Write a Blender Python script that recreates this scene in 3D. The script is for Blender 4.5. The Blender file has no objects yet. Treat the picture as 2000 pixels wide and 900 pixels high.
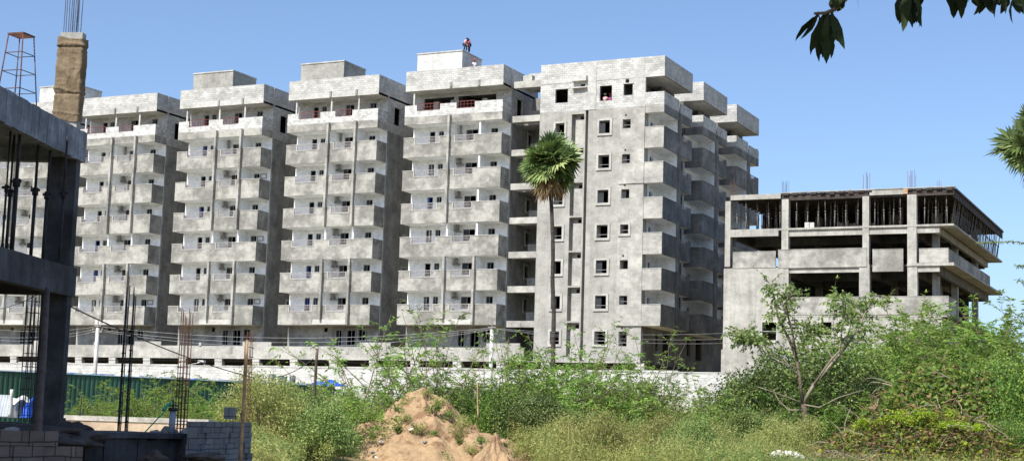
import bpy, math, random
import numpy as np
rng = np.random.default_rng(7); random.seed(7)
import mathutils
S = bpy.context.scene; COL = S.collection
# ------------------------------------------------------------------ camera
FPX, YAW, PITCH, ROLL = 2956.53, -0.4474715, 0.1257785, 0.0301879
CAM = np.array([0, 0, 1.6])
fw = np.array([math.sin(YAW)*math.cos(PITCH), math.cos(YAW)*math.cos(PITCH), math.sin(PITCH)])
r0 = np.array([math.cos(YAW), -math.sin(YAW), 0]); u0 = np.cross(r0, fw)
RT = r0*math.cos(ROLL)+u0*math.sin(ROLL); UP = -r0*math.sin(ROLL)+u0*math.cos(ROLL)
def at(u, v, d):
    """world point at distance d (metres along the view axis) in direction of survey mark u, v"""
    return CAM+(fw*FPX+RT*(u-1000)+UP*(450-v))*(d/FPX)
from mathutils import Matrix, Vector
cd = bpy.data.cameras.new('camera'); cam = bpy.data.objects.new('camera', cd); COL.objects.link(cam)
cd.sensor_width = 36; cd.lens = 36*FPX/2000; cd.clip_end = 5000; cd.clip_start = 0.1
M = Matrix.Identity(4)
for i in range(3):
    M[i][0] = RT[i]; M[i][1] = UP[i]; M[i][2] = -fw[i]; M[i][3] = CAM[i]
cam.matrix_world = M; S.camera = cam
# ------------------------------------------------------------------ light
SUN_A, SUN_E = math.radians(9), math.radians(50)     # sun stands behind-left of the facade normal
sd = Vector((-math.sin(SUN_A)*math.cos(SUN_E), -math.cos(SUN_A)*math.cos(SUN_E), math.sin(SUN_E)))
w = bpy.data.worlds.new('World'); S.world = w; w.use_nodes = True
nt = w.node_tree; nt.nodes.clear()
sky = nt.nodes.new('ShaderNodeTexSky'); sky.sky_type = 'NISHITA'; sky.sun_disc = False
sky.sun_elevation = SUN_E; sky.sun_rotation = math.atan2(sd.x, sd.y)
sky.air_density = 0.8; sky.dust_density = 1.6; sky.ozone_density = 4.0; sky.altitude = 0
bg = nt.nodes.new('ShaderNodeBackground'); bg.inputs[1].default_value = 0.127
wo = nt.nodes.new('ShaderNodeOutputWorld')
nt.links.new(sky.outputs[0], bg.inputs[0]); nt.links.new(bg.outputs[0], wo.inputs[0])
sl = bpy.data.lights.new('sun', 'SUN'); sl.energy = 4.1; sl.angle = math.radians(0.55); sl.color = (1, 0.955, 0.88)
so = bpy.data.objects.new('sun', sl); COL.objects.link(so); so.location = (0, 0, 60)
so.rotation_euler = sd.to_track_quat('Z', 'Y').to_euler()
S.view_settings.view_transform = 'Standard'; S.view_settings.look = 'None'
S.view_settings.exposure = 0.65; S.view_settings.gamma = 1
S.render.resolution_x = 1024; S.render.resolution_y = 460
S.cycles.max_bounces = 8; S.cycles.diffuse_bounces = 6; S.cycles.transparent_max_bounces = 8
# ------------------------------------------------------------------ materials
def newmat(name):
    m = bpy.data.materials.new(name); m.use_nodes = True; n = m.node_tree; n.nodes.clear()
    o = n.nodes.new('ShaderNodeOutputMaterial'); b = n.nodes.new('ShaderNodeBsdfPrincipled')
    n.links.new(b.outputs[0], o.inputs[0]); b.inputs['Roughness'].default_value = 0.9
    b.inputs['Specular IOR Level'].default_value = 0.25
    return m, n, b
def mapping(n, scale, src=None):
    if src is None:
        g = n.nodes.new('ShaderNodeNewGeometry'); src = g.outputs['Position']
    mp = n.nodes.new('ShaderNodeVectorMath'); mp.operation = 'MULTIPLY'; mp.inputs[1].default_value = scale
    n.links.new(src, mp.inputs[0]); return mp.outputs[0]
def noise(n, vec, scale, detail=4, rough=0.6):
    t = n.nodes.new('ShaderNodeTexNoise'); t.inputs['Scale'].default_value = scale
    t.inputs['Detail'].default_value = detail; t.inputs['Roughness'].default_value = rough
    n.links.new(vec, t.inputs['Vector']); return t.outputs[0]
def ramp(n, fac, stops):
    r = n.nodes.new('ShaderNodeValToRGB'); e = r.color_ramp.elements
    while len(e) < len(stops): e.new(0.5)
    for k, (p, c) in enumerate(stops):
        e[k].position = p; e[k].color = (*c, 1) if len(c) == 3 else c
    n.links.new(fac, r.inputs[0]); return r.outputs[0]
def mix(n, a, b, fac, mode='MIX'):
    x = n.nodes.new('ShaderNodeMix'); x.data_type = 'RGBA'; x.blend_type = mode
    for s, v in ((x.inputs[0], fac), (x.inputs[6], a), (x.inputs[7], b)):
        if hasattr(v, 'is_linked'): n.links.new(v, s)
        elif isinstance(v, (int, float)): s.default_value = v
        else: s.default_value = (*v, 1)
    return x.outputs[2]
def bump(n, b, h, strength=0.3, dist=0.02):
    k = n.nodes.new('ShaderNodeBump'); k.inputs['Strength'].default_value = strength; k.inputs['Distance'].default_value = dist
    n.links.new(h, k.inputs['Height']); n.links.new(k.outputs[0], b.inputs['Normal'])
def g3(v, t=(1, 1, 0.96)): return (v*t[0], v*t[1], v*t[2])
def plaster(name, lo, mid, hi, streak=0.35, tint=(1, 1, 0.95), scale=0.55, sk=(1.6, 1.6, 0.16), sh=0.16):
    m, n, b = newmat(name)
    v = mapping(n, (1, 1, 1))
    big = noise(n, v, scale, 7, 0.62)
    c = ramp(n, big, [(0.5-sh, g3(lo, tint)), (0.5, g3(mid, tint)), (0.5+sh, g3(hi, tint))])
    pt = noise(n, mapping(n, (1.3, 1.3, 2.1)), scale*2.6, 9, 0.72)
    c = mix(n, c, ramp(n, pt, [(0.44, (0.84, 0.84, 0.82)), (0.5, (1, 1, 1)), (0.56, (1.0, 1.0, 1.0)), (0.6, (1.12, 1.12, 1.11))]), 0.8, 'MULTIPLY')
    sv = mapping(n, sk); st = noise(n, sv, 1.5, 5, 0.7)
    c = mix(n, c, ramp(n, st, [(0.36, (0.62, 0.62, 0.61)), (0.55, (1, 1, 1))]), streak, 'MULTIPLY')
    fine = noise(n, v, 9, 4, 0.7)
    c = mix(n, c, ramp(n, fine, [(0.3, (0.86, 0.86, 0.86)), (0.7, (1.1, 1.1, 1.1))]), 0.7, 'MULTIPLY')
    n.links.new(c, b.inputs['Base Color']); bump(n, b, fine, 0.25, 0.02)
    return m
def blockwork(name, c1, c2, mortar, bw=0.42, bh=0.2, var=0.5, msize=0.016):
    m, n, b = newmat(name)
    g = n.nodes.new('ShaderNodeNewGeometry'); sp = n.nodes.new('ShaderNodeSeparateXYZ'); n.links.new(g.outputs['Position'], sp.inputs[0])
    ad = n.nodes.new('ShaderNodeMath'); ad.operation = 'ADD'; n.links.new(sp.outputs[0], ad.inputs[0]); n.links.new(sp.outputs[1], ad.inputs[1])
    cb = n.nodes.new('ShaderNodeCombineXYZ'); n.links.new(ad.outputs[0], cb.inputs[0]); n.links.new(sp.outputs[2], cb.inputs[1])
    dv = noise(n, g.outputs['Position'], 1.3, 3)
    dm = n.nodes.new('ShaderNodeVectorMath'); dm.operation = 'SCALE'; dm.inputs['Scale'].default_value = 0.09; 
    cc = n.nodes.new('ShaderNodeCombineXYZ'); n.links.new(dv, cc.inputs[0]); n.links.new(dv, cc.inputs[1]); n.links.new(cc.outputs[0], dm.inputs[0])
    va = n.nodes.new('ShaderNodeVectorMath'); va.operation = 'ADD'; n.links.new(cb.outputs[0], va.inputs[0]); n.links.new(dm.outputs[0], va.inputs[1])
    t = n.nodes.new('ShaderNodeTexBrick'); n.links.new(va.outputs[0], t.inputs['Vector'])
    t.inputs['Scale'].default_value = 1; t.inputs['Brick Width'].default_value = bw; t.inputs['Row Height'].default_value = bh
    t.inputs['Mortar Size'].default_value = msize; t.inputs['Mortar Smooth'].default_value = 0.3; t.inputs['Bias'].default_value = 0
    t.inputs['Color1'].default_value = (*c1, 1); t.inputs['Color2'].default_value = (*c2, 1); t.inputs['Mortar'].default_value = (*mortar, 1)
    pv = noise(n, g.outputs['Position'], 0.8, 6, 0.65)
    c = mix(n, t.outputs[0], ramp(n, pv, [(0.33, (0.55, 0.55, 0.54)), (0.52, (1, 1, 1)), (0.7, (1.25, 1.25, 1.22))]), var, 'MULTIPLY')
    f2 = noise(n, g.outputs['Position'], 7, 4, 0.7)
    c = mix(n, c, ramp(n, f2, [(0.3, (0.8, 0.8, 0.8)), (0.7, (1.15, 1.15, 1.15))]), 0.6, 'MULTIPLY')
    n.links.new(c, b.inputs['Base Color']); bump(n, b, t.outputs[1], -0.5, 0.02)
    return m
def simple(name, c, rough=0.8, var=0.25, sc=4, metal=0, spec=0.3, c2=None, thr=0.5):
    m, n, b = newmat(name); v = mapping(n, (1, 1, 1)); f = noise(n, v, sc, 5, 0.65)
    a = tuple(x*(1-var) for x in c); d = tuple(x*(1+var) for x in c)
    col = ramp(n, f, [(0.35, a), (0.65, d)])
    if c2: col = mix(n, col, c2, ramp(n, noise(n, v, sc*0.6, 6, 0.7), [(thr-0.04, (0, 0, 0)), (thr+0.04, (1, 1, 1))]))
    n.links.new(col, b.inputs['Base Color']); b.inputs['Roughness'].default_value = rough
    b.inputs['Metallic'].default_value = metal; b.inputs['Specular IOR Level'].default_value = spec
    return m
def leafmat(name, dark, mid, light, trans=0.3, rough=0.6):
    m, n, b = newmat(name)
    a = n.nodes.new('ShaderNodeAttribute'); a.attribute_name = 'tint'
    oi = n.nodes.new('ShaderNodeObjectInfo')
    c = ramp(n, a.outputs['Fac'], [(0.0, dark), (0.5, mid), (1.0, light)])
    hv = n.nodes.new('ShaderNodeHueSaturation'); n.links.new(c, hv.inputs['Color'])
    mr = n.nodes.new('ShaderNodeMapRange'); mr.inputs['To Min'].default_value = 0.75; mr.inputs['To Max'].default_value = 1.25
    n.links.new(oi.outputs['Random'], mr.inputs[0]); n.links.new(mr.outputs[0], hv.inputs['Value'])
    mh = n.nodes.new('ShaderNodeMapRange'); mh.inputs['To Min'].default_value = 0.485; mh.inputs['To Max'].default_value = 0.515
    n.links.new(oi.outputs['Random'], mh.inputs[0]); n.links.new(mh.outputs[0], hv.inputs['Hue'])
    c = hv.outputs[0]
    n.links.new(c, b.inputs['Base Color']); b.inputs['Roughness'].default_value = rough; b.inputs['Specular IOR Level'].default_value = 0.3
    tr = n.nodes.new('ShaderNodeBsdfTranslucent'); n.links.new(c, tr.inputs[0])
    ms = n.nodes.new('ShaderNodeMixShader'); ms.inputs[0].default_value = trans
    n.links.new(b.outputs[0], ms.inputs[1]); n.links.new(tr.outputs[0], ms.inputs[2])
    o = [x for x in n.nodes if x.type == 'OUTPUT_MATERIAL'][0]; n.links.new(ms.outputs[0], o.inputs[0])
    return m
PL = plaster('cement_plaster', 0.23, 0.32, 0.43, 0.25, (1, 0.985, 0.9), 0.6, (1.6, 1.6, 0.16), 0.09)
PLS = plaster('side_plaster', 0.21, 0.31, 0.41, 0.4)
PLD = plaster('shade_toned_raw_plaster', 0.12, 0.18, 0.26, 0.5)  # unpainted cement, toned darker to put the side bays' shade into colour
CONCI = plaster('shade_darkened_concrete', 0.10, 0.14, 0.2, 0.4)  # concrete tone lowered to imitate the shade inside the open floors
TRIM2 = plaster('surround_plaster', 0.36, 0.44, 0.52, 0.1, (1, 0.985, 0.92))
PLL = plaster('pale_plaster', 0.30, 0.38, 0.48, 0.25, (1, 0.985, 0.91), 0.6, (1.6, 1.6, 0.16), 0.12)
TRIM = plaster('trim_cement', 0.42, 0.5, 0.56, 0.1, (1, 0.99, 0.93))
WHITE = plaster('white_primer', 0.84, 0.88, 0.9, 0.03, (0.985, 1, 1.0))
CONC = plaster('cast_concrete', 0.30, 0.39, 0.48, 0.5, (1, 0.98, 0.9), 0.5, (2.2, 2.2, 0.12))
CONCB = plaster('bare_concrete_beam', 0.38, 0.48, 0.56, 0.25)
BLOCK = blockwork('grey_blockwork', g3(0.40), g3(0.56), g3(0.28), var=0.55)
BLOCKW = blockwork('white_blockwork', g3(0.42), g3(0.78), g3(0.36), 0.3, 0.2, 0.5, 0.022)
WALLM = blockwork('painted_block_wall', g3(0.46), g3(0.62), g3(0.36), 0.4, 0.2, 0.6)
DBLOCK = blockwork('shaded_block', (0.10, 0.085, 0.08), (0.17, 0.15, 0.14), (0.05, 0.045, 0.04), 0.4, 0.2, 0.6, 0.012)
GBLOCK = blockwork('concrete_block', (0.15, 0.165, 0.19), (0.22, 0.24, 0.27), (0.08, 0.08, 0.09), 0.4, 0.2, 0.5, 0.012)
ORANGE = plaster('dusty_plinth', 0.32, 0.45, 0.55, 0.3, (1.1, 0.86, 0.62))
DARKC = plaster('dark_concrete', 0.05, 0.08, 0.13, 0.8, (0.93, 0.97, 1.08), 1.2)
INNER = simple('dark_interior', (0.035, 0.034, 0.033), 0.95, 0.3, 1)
PLY = simple('formwork_ply', (0.05, 0.04, 0.035), 0.8, 0.4, 2)
REDR = simple('red_railing', (0.20, 0.055, 0.05), 0.6)
GREYR = simple('grey_railing', (0.36, 0.33, 0.31), 0.6)
FRAME = simple('window_frame', (0.3, 0.3, 0.3), 0.5, 0.1)
GLASSD = simple('dark_glass', (0.03, 0.035, 0.04), 0.5, 0.2, 2, 0, 0.3)
DUCT = simple('duct_metal', (0.24, 0.23, 0.22), 0.5, 0.2)
BOXW = simple('white_cabinet', (0.6, 0.6, 0.58), 0.6, 0.1)
RUST = simple('rusty_steel', (0.12, 0.055, 0.035), 0.8, 0.4, 6)
BSTEEL = simple('blue_steel_bar', (0.09, 0.10, 0.13), 0.6, 0.3, 6)
PROP = simple('prop_steel', (0.14, 0.13, 0.12), 0.7, 0.4, 5, 0, 0.3, (0.2, 0.09, 0.05), 0.66)
DPROP = simple('prop_steel_black', (0.03, 0.03, 0.035), 0.7, 0.4, 5)
WOOD = simple('weathered_pole', (0.42, 0.29, 0.17), 0.85, 0.35, 5)
DWOOD = simple('dark_pole', (0.10, 0.075, 0.06), 0.85, 0.35, 5)
BARK = simple('bark', (0.17, 0.13, 0.095), 0.95, 0.4, 6)
PBARK = simple('palm_bark', (0.055, 0.047, 0.042), 0.95, 0.45, 4)
BARKL = simple('pale_bark', (0.26, 0.22, 0.16), 0.95, 0.3, 6)
GREENS = simple('green_sheet', (0.028, 0.085, 0.055), 0.45, 0.35, 0.5, 0, 0.4)
BLUES = simple('blue_cap', (0.2, 0.42, 0.7), 0.5, 0.3, 1.5, 0, 0.3, (0.6, 0.7, 0.78), 0.46)
GALV = simple('galvanised_sheet', (0.42, 0.45, 0.48), 0.4, 0.2, 2, 0.3)
TARP = simple('blue_tarp', (0.02, 0.09, 0.5), 0.4, 0.3, 2)
TARPD = simple('dark_tarp', (0.035, 0.05, 0.07), 0.5, 0.3, 2)
WIRE = simple('cable', (0.05, 0.05, 0.05), 0.6)
WIREL = simple('aluminium_wire', (0.42, 0.42, 0.42), 0.5)
POLEC = simple('pole_concrete', (0.5, 0.5, 0.48), 0.85, 0.2, 3)
PVC = simple('grey_pipe', (0.25, 0.28, 0.33), 0.5, 0.2, 3)
ROPE = simple('green_rope', (0.03, 0.35, 0.22), 0.7)
STONE = simple('rubble_stone', (0.22, 0.22, 0.23), 0.9, 0.3, 3)
STONEW = simple('white_stone', (0.75, 0.73, 0.68), 0.9, 0.1, 3)
BLACKP = simple('black_plastic', (0.03, 0.035, 0.04), 0.5)
LEAF_P = leafmat('feathery_leaf', (0.09, 0.17, 0.035), (0.22, 0.36, 0.06), (0.42, 0.54, 0.13), 0.45)
LEAF_D = leafmat('dark_leaf', (0.03, 0.05, 0.018), (0.075, 0.12, 0.03), (0.28, 0.31, 0.10), 0.25, 0.5)
LEAF_G = leafmat('weed_leaf', (0.14, 0.18, 0.05), (0.34, 0.37, 0.105), (0.58, 0.54, 0.23), 0.42)
LEAF_T = leafmat('sparse_leaf', (0.08, 0.14, 0.04), (0.20, 0.29, 0.08), (0.46, 0.47, 0.17), 0.4)
LEAF_Y = leafmat('creeper_leaf', (0.12, 0.22, 0.02), (0.32, 0.45, 0.03), (0.52, 0.58, 0.06), 0.4)
LEAF_V = leafmat('vine_leaf', (0.05, 0.12, 0.03), (0.13, 0.25, 0.045), (0.34, 0.42, 0.07), 0.35)
LEAF_B = leafmat('dry_leaf', (0.13, 0.08, 0.04), (0.29, 0.19, 0.09), (0.46, 0.34, 0.18), 0.2)
LEAF_PALM = leafmat('palm_leaf', (0.05, 0.09, 0.03), (0.18, 0.27, 0.085), (0.5, 0.56, 0.24), 0.3, 0.4)
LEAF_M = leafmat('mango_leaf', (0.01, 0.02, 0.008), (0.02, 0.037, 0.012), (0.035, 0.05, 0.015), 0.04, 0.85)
# ------------------------------------------------------------------ object helpers
def tag(o, label, cat, group=None, kind=None):
    if label: o['label'] = label
    if cat: o['category'] = cat
    if group: o['group'] = group
    if kind: o['kind'] = kind
    return o
def thing(name, loc, label, cat, group=None, rz=0):
    o = bpy.data.objects.new(name, None); COL.objects.link(o); o.location = loc; o.rotation_euler = (0, 0, rz)
    o.empty_display_size = 0.5
    return tag(o, label, cat, group)
def mkobj(name, me, parent=None, loc=(0, 0, 0)):
    o = bpy.data.objects.new(name, me); COL.objects.link(o); o.location = loc
    if parent: o.parent = parent
    return o
def copy_tree(o, parent=None):
    c = o.copy(); COL.objects.link(c); c.parent = parent
    for ch in list(o.children): copy_tree(ch, c)
    return c
BOXF = [(0, 3, 2, 1), (4, 5, 6, 7), (0, 1, 5, 4), (1, 2, 6, 5), (2, 3, 7, 6), (3, 0, 4, 7)]
class MB:
    def __init__(s, off=(0, 0, 0)): s.v = []; s.f = []; s.m = []; s.off = off; s.smooth = []
    def box(s, x0, x1, y0, y1, z0, z1, m=0):
        if x0 > x1: x0, x1 = x1, x0
        if y0 > y1: y0, y1 = y1, y0
        b = len(s.v)
        s.v += [(x0, y0, z0), (x1, y0, z0), (x1, y1, z0), (x0, y1, z0), (x0, y0, z1), (x1, y0, z1), (x1, y1, z1), (x0, y1, z1)]
        s.f += [tuple(b+i for i in f) for f in BOXF]; s.m += [m]*6; s.smooth += [False]*6
    def wall(s, ax, p0, p1, a0, a1, z0, z1, holes=(), m=0):
        """wall slab between p0..p1 on axis ax ('x' runs along x), with rectangular openings"""
        zs = sorted({z0, z1, *[min(max(h[2], z0), z1) for h in holes], *[min(max(h[3], z0), z1) for h in holes]})
        for za, zb in zip(zs, zs[1:]):
            if zb-za < 1e-4: continue
            cut = sorted((h[0], h[1]) for h in holes if h[2] < zb-1e-4 and h[3] > za+1e-4)
            a = a0
            for c0, c1 in cut+[(a1, a1)]:
                if c0 > a+1e-4:
                    if ax == 'x': s.box(a, c0, p0, p1, za, zb, m)
                    else: s.box(p0, p1, a, c0, za, zb, m)
                a = max(a, c1)
    def tube(s, pts, r, seg=6, m=0, cap=True):
        pts = [Vector(p) for p in pts]; n = len(pts)
        rs = r if hasattr(r, '__len__') else [r]*n
        b = len(s.v)
        for i, p in enumerate(pts):
            d = (pts[min(i+1, n-1)]-pts[max(i-1, 0)]).normalized()
            a = d.orthogonal().normalized() if i == 0 else (a-d*a.dot(d)).normalized()
            c = d.cross(a)
            for k in range(seg):
                t = 2*math.pi*k/seg; s.v.append(tuple(p+(a*math.cos(t)+c*math.sin(t))*rs[i]))
        for i in range(n-1):
            for k in range(seg):
                k2 = (k+1) % seg
                s.f.append((b+i*seg+k, b+i*seg+k2, b+(i+1)*seg+k2, b+(i+1)*seg+k)); s.m.append(m); s.smooth.append(seg > 5)
        if cap:
            s.f += [tuple(b+k for k in range(seg))[::-1], tuple(b+(n-1)*seg+k for k in range(seg))]; s.m += [m, m]; s.smooth += [False]*2
    def mesh(s, name, mats):
        me = bpy.data.meshes.new(name)
        o = s.off; me.from_pydata([(x-o[0], y-o[1], z-o[2]) for x, y, z in s.v], [], s.f)
        for m in mats: me.materials.append(m)
        me.polygons.foreach_set('material_index', s.m); me.polygons.foreach_set('use_smooth', s.smooth)
        me.update(); return me
    def build(s, name, mats, parent=None, loc=(0, 0, 0)):
        if not isinstance(mats, (list, tuple)): mats = [mats]
        return mkobj(name, s.mesh(name, mats), parent, loc)
def grid_mesh(name, V, nu, nv, mats, smooth=True):
    me = bpy.data.meshes.new(name); idx = np.arange(nu*nv).reshape(nv, nu)
    q = np.stack([idx[:-1, :-1], idx[:-1, 1:], idx[1:, 1:], idx[1:, :-1]], -1).reshape(-1, 4)
    me.from_pydata(V.tolist(), [], q.tolist())
    for m in mats: me.materials.append(m)
    if smooth: me.polygons.foreach_set('use_smooth', [True]*len(me.polygons))
    me.update(); return me
def quads_mesh(name, V, tint, mats, midx=None):
    """V: (N,4,3) quads; tint: (N,)"""
    N = len(V); me = bpy.data.meshes.new(name)
    me.vertices.add(N*4); me.vertices.foreach_set('co', np.ascontiguousarray(V, dtype=np.float32).ravel())
    me.loops.add(N*4); me.loops.foreach_set('vertex_index', np.arange(N*4, dtype=np.int32))
    me.polygons.add(N); me.polygons.foreach_set('loop_start', np.arange(0, N*4, 4, dtype=np.int32))
    me.polygons.foreach_set('loop_total', np.full(N, 4, dtype=np.int32))
    if midx is not None: me.polygons.foreach_set('material_index', np.asarray(midx, dtype=np.int32))
    at_ = me.attributes.new('tint', 'FLOAT', 'POINT'); at_.data.foreach_set('value', np.repeat(tint, 4).astype(np.float32))
    for m in mats: me.materials.append(m)
    me.update(calc_edges=True); me.validate(); return me
def nrm(a): return a/np.maximum(np.linalg.norm(a, axis=-1, keepdims=True), 1e-9)
def leaves(P, D, L, W, droop=0.0):
    """diamond leaves from base P along D"""
    N = len(P); D = nrm(D); rv = rng.normal(size=(N, 3)); side = nrm(np.cross(D, rv))
    L = np.broadcast_to(L, (N,))[:, None]; W = np.broadcast_to(W, (N,))[:, None]
    tip = P+D*L; tip[:, 2] -= droop*L[:, 0]; mid = P+D*L*0.45
    return np.stack([P, mid+side*W*0.5, tip, mid-side*W*0.5], 1)
def zg(x, y):
    """ground height"""
    t = -0.4327*x+0.9015*y; s = 0.9015*x+0.4327*y
    z = 0.0+0.03*np.clip(s, 0, 60)*np.clip(t/50, 0, 1)
    z = z+2.1*np.clip((t-62)/26, 0, 1)**1.3
    pad = np.clip((-s-5.5)/2.0, 0, 1)*np.clip((t-10)/6, 0, 1)*np.clip((62-t)/12, 0, 1)
    z = z*(1-pad)+pad*(0.98+0.0*t)
    return z+0.05*np.sin(x*0.9+1)*np.cos(y*0.7)
def gp(u, d):
    """ground point under survey column u at distance d"""
    p = at(u, 840, d); x, y = p[0], p[1]
    return np.array([x, y, float(zg(x, y))])
# ------------------------------------------------------------------ ground
def axis(lo, hi, a, b, n):
    return np.unique(np.concatenate([np.linspace(lo, a, 14), np.linspace(a, b, n), np.linspace(b, hi, 14)]))
gx = axis(-2500, 2500, -130, 30, 150); gy = axis(-400, 4000, -5, 130, 130)
GX, GY = np.meshgrid(gx, gy); GZ = zg(GX, GY)
m, n, b = newmat('soil_and_weeds'); v = mapping(n, (1, 1, 1))
c = ramp(n, noise(n, v, 0.25, 8, 0.65), [(0.4, (0.30, 0.19, 0.11)), (0.55, (0.15, 0.15, 0.055)), (0.7, (0.10, 0.13, 0.04))])
c = mix(n, c, ramp(n, noise(n, v, 6, 5, 0.7), [(0.3, (0.6, 0.6, 0.6)), (0.7, (1.2, 1.2, 1.2))]), 0.7, 'MULTIPLY')
n.links.new(c, b.inputs['Base Color']); bump(n, b, noise(n, v, 5, 6, 0.7), 0.6, 0.1)
GROUND = m
g = mkobj('ground', grid_mesh('ground', np.stack([GX, GY, GZ], -1).reshape(-1, 3), len(gx), len(gy), [m]))
g['kind'] = 'structure'
# ------------------------------------------------------------------ apartment towers
FY = 120.941; DB = 1.8; FH = 3.1; RZ0 = 11.99; BH = 1.83; TW = 10.15; GB = 2.0
def win_frame(wd, ht, mat, pane=None, bar=True, fw_=0.05):
    mb = MB(); y0, y1 = 0.06, 0.12
    mb.box(0, wd, y0, y1, 0, fw_); mb.box(0, wd, y0, y1, ht-fw_, ht); mb.box(0, fw_, y0, y1, fw_, ht-fw_); mb.box(wd-fw_, wd, y0, y1, fw_, ht-fw_)
    if bar: mb.box(wd/2-0.02, wd/2+0.02, y0+0.01, y1-0.01, fw_, ht-fw_)
    if pane: mb.box(fw_, wd/2-0.02, y0+0.02, y0+0.03, fw_, ht-fw_, 1)
    return mb.mesh('window', [mat, pane or mat])
W_DOOR = win_frame(0.59, 1.95, FRAME, None, False); W_SM = win_frame(0.55, 0.95, FRAME, GLASSD); W_MID = win_frame(0.95, 1.1, FRAME, GLASSD)
W_RT = win_frame(0.7, 0.95, FRAME, GLASSD); W_MIDW = win_frame(1.25, 1.1, FRAME, GLASSD)
def railing(x0, x1, z0, z1, y, mat, vert=0.13):
    mb = MB(); mb.box(x0, x1, y-0.02, y+0.02, z1-0.045, z1); mb.box(x0, x1, y-0.015, y+0.015, z0+0.06, z0+0.09)
    mb.box(x0, x1, y-0.012, y+0.012, (z0+z1)/2+0.02, (z0+z1)/2+0.045)
    k = int((x1-x0)/vert)
    for i in range(k+1):
        x = x0+0.02+(x1-x0-0.04)*i/k; mb.box(x-0.012, x+0.012, y-0.01, y+0.01, z0+0.002, z1-0.047)
    return mb.mesh('railing', [mat])
NOT = [(1.25, 3.72), (5.42, 7.32)]
def balcony_mesh(top=False, band=False):
    mb = MB(); mt = 0
    hs = [(a, b_, -0.57, 0.1) for a, b_ in NOT]
    mb.box(0.12, TW-0.12, 0.121, DB, -BH+0.001, -BH+0.33, 3)
    if not top: mb.wall('x', 0.121, 0.13, 0.121, TW-0.121, -BH+0.331, -0.01, [(a, b_, -0.57, 0.1) for a, b_ in NOT], 3)  # white inner lining, added to bounce light onto the rear wall
    if top:
        mb.wall('x', 0, 0.12, 0, TW, -BH, -1.1, (), 0); mb.wall('x', 0.002, 0.12, 0.001, TW-0.001, -1.1, 0, hs, 1)
        for x0 in (0, TW-0.12): mb.box(x0, x0+0.12, 0.121, DB, -BH, -1.1, 0); mb.box(x0+.001, x0+0.119, 0.121, DB, -1.1, 0, 1)
    else:
        mb.wall('x', 0, 0.12, 0, TW, -BH, 0, hs, 0)
        for x0 in (0, TW-0.12): mb.box(x0, x0+0.12, 0.121, DB, -BH, 0, 0)
        # plaster bands round the openings and along the top edge
        xs = [0-0.03]+[q for a in NOT for q in a]+[TW+0.03]
        for a, b_ in zip(xs[::2], xs[1::2]): mb.box(a, b_, -0.035, 0.15, 0.0, 0.05, 2)
        mb.box(TW-0.15, TW+0.03, 0.151, DB-0.01, 0, 0.05, 2); mb.box(-0.03, 0.15, 0.151, DB-0.01, 0, 0.05, 2)
        for a, b_ in NOT:
            mb.box(a-0.07, b_+0.07, -0.035, 0.15, -0.62, -0.57, 2)
            mb.box(a-0.07, a, -0.033, -0.001, -0.57, -0.001, 2); mb.box(b_, b_+0.07, -0.033, -0.001, -0.57, -0.001, 2)
        if band: mb.box(3.95, 8.0, -0.05, -0.001, -BH+0.02, -BH+0.5, 2)
    return mb.mesh('balcony', [PL, BLOCKW, TRIM, WHITE])
BM = balcony_mesh(); BMT = balcony_mesh(True); BMB = balcony_mesh(False, True)
RL = railing(NOT[0][0]+0.01, NOT[0][1]-0.01, -0.57, 0.06, 0.06, GREYR); RR = railing(NOT[1][0]+0.01, NOT[1][1]-0.01, -0.57, 0.06, 0.06, GREYR)
RLT = railing(NOT[0][0]+0.01, NOT[0][1]-0.01, -0.57, 0.12, 0.06, REDR, 0.34); RRT = railing(NOT[1][0]+0.01, NOT[1][1]-0.01, -0.57, 0.12, 0.06, REDR, 0.34)
def duct_mesh(kind):
    mb = MB()
    if kind == 0:
        mb.box(-0.08, 0.08, -0.08, 0.08, -0.9, 0)
    else:
        mb.box(-0.09, 0.09, -0.09, 0.09, -0.42, 0)
        b = len(mb.v)
        mb.v += [(-0.1, -0.1, -0.42), (0.1, -0.1, -0.42), (0.1, 0.1, -0.42), (-0.1, 0.1, -0.42), (-0.34, -0.25, -0.6), (0.34, -0.25, -0.6), (0.34, 0.25, -0.6), (-0.34, 0.25, -0.6)]
        mb.f += [tuple(b+i for i in f[::-1]) for f in BOXF]; mb.m += [0]*6; mb.smooth += [False]*6
        mb.box(-0.34, 0.34, -0.25, 0.25, -0.66, -0.601)
    return mb.mesh('exhaust_duct', [DUCT])
DUC = [duct_mesh(0), duct_mesh(1)]
def cab():
    mb = MB(); mb.box(-0.33, 0.33, -0.2, 0.2, 0, 1.25); mb.box(-0.05, 0.05, -0.05, 0.05, 1.251, 1.6); return mb.mesh('meter_cabinet', [BOXW])
CAB = cab()
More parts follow.
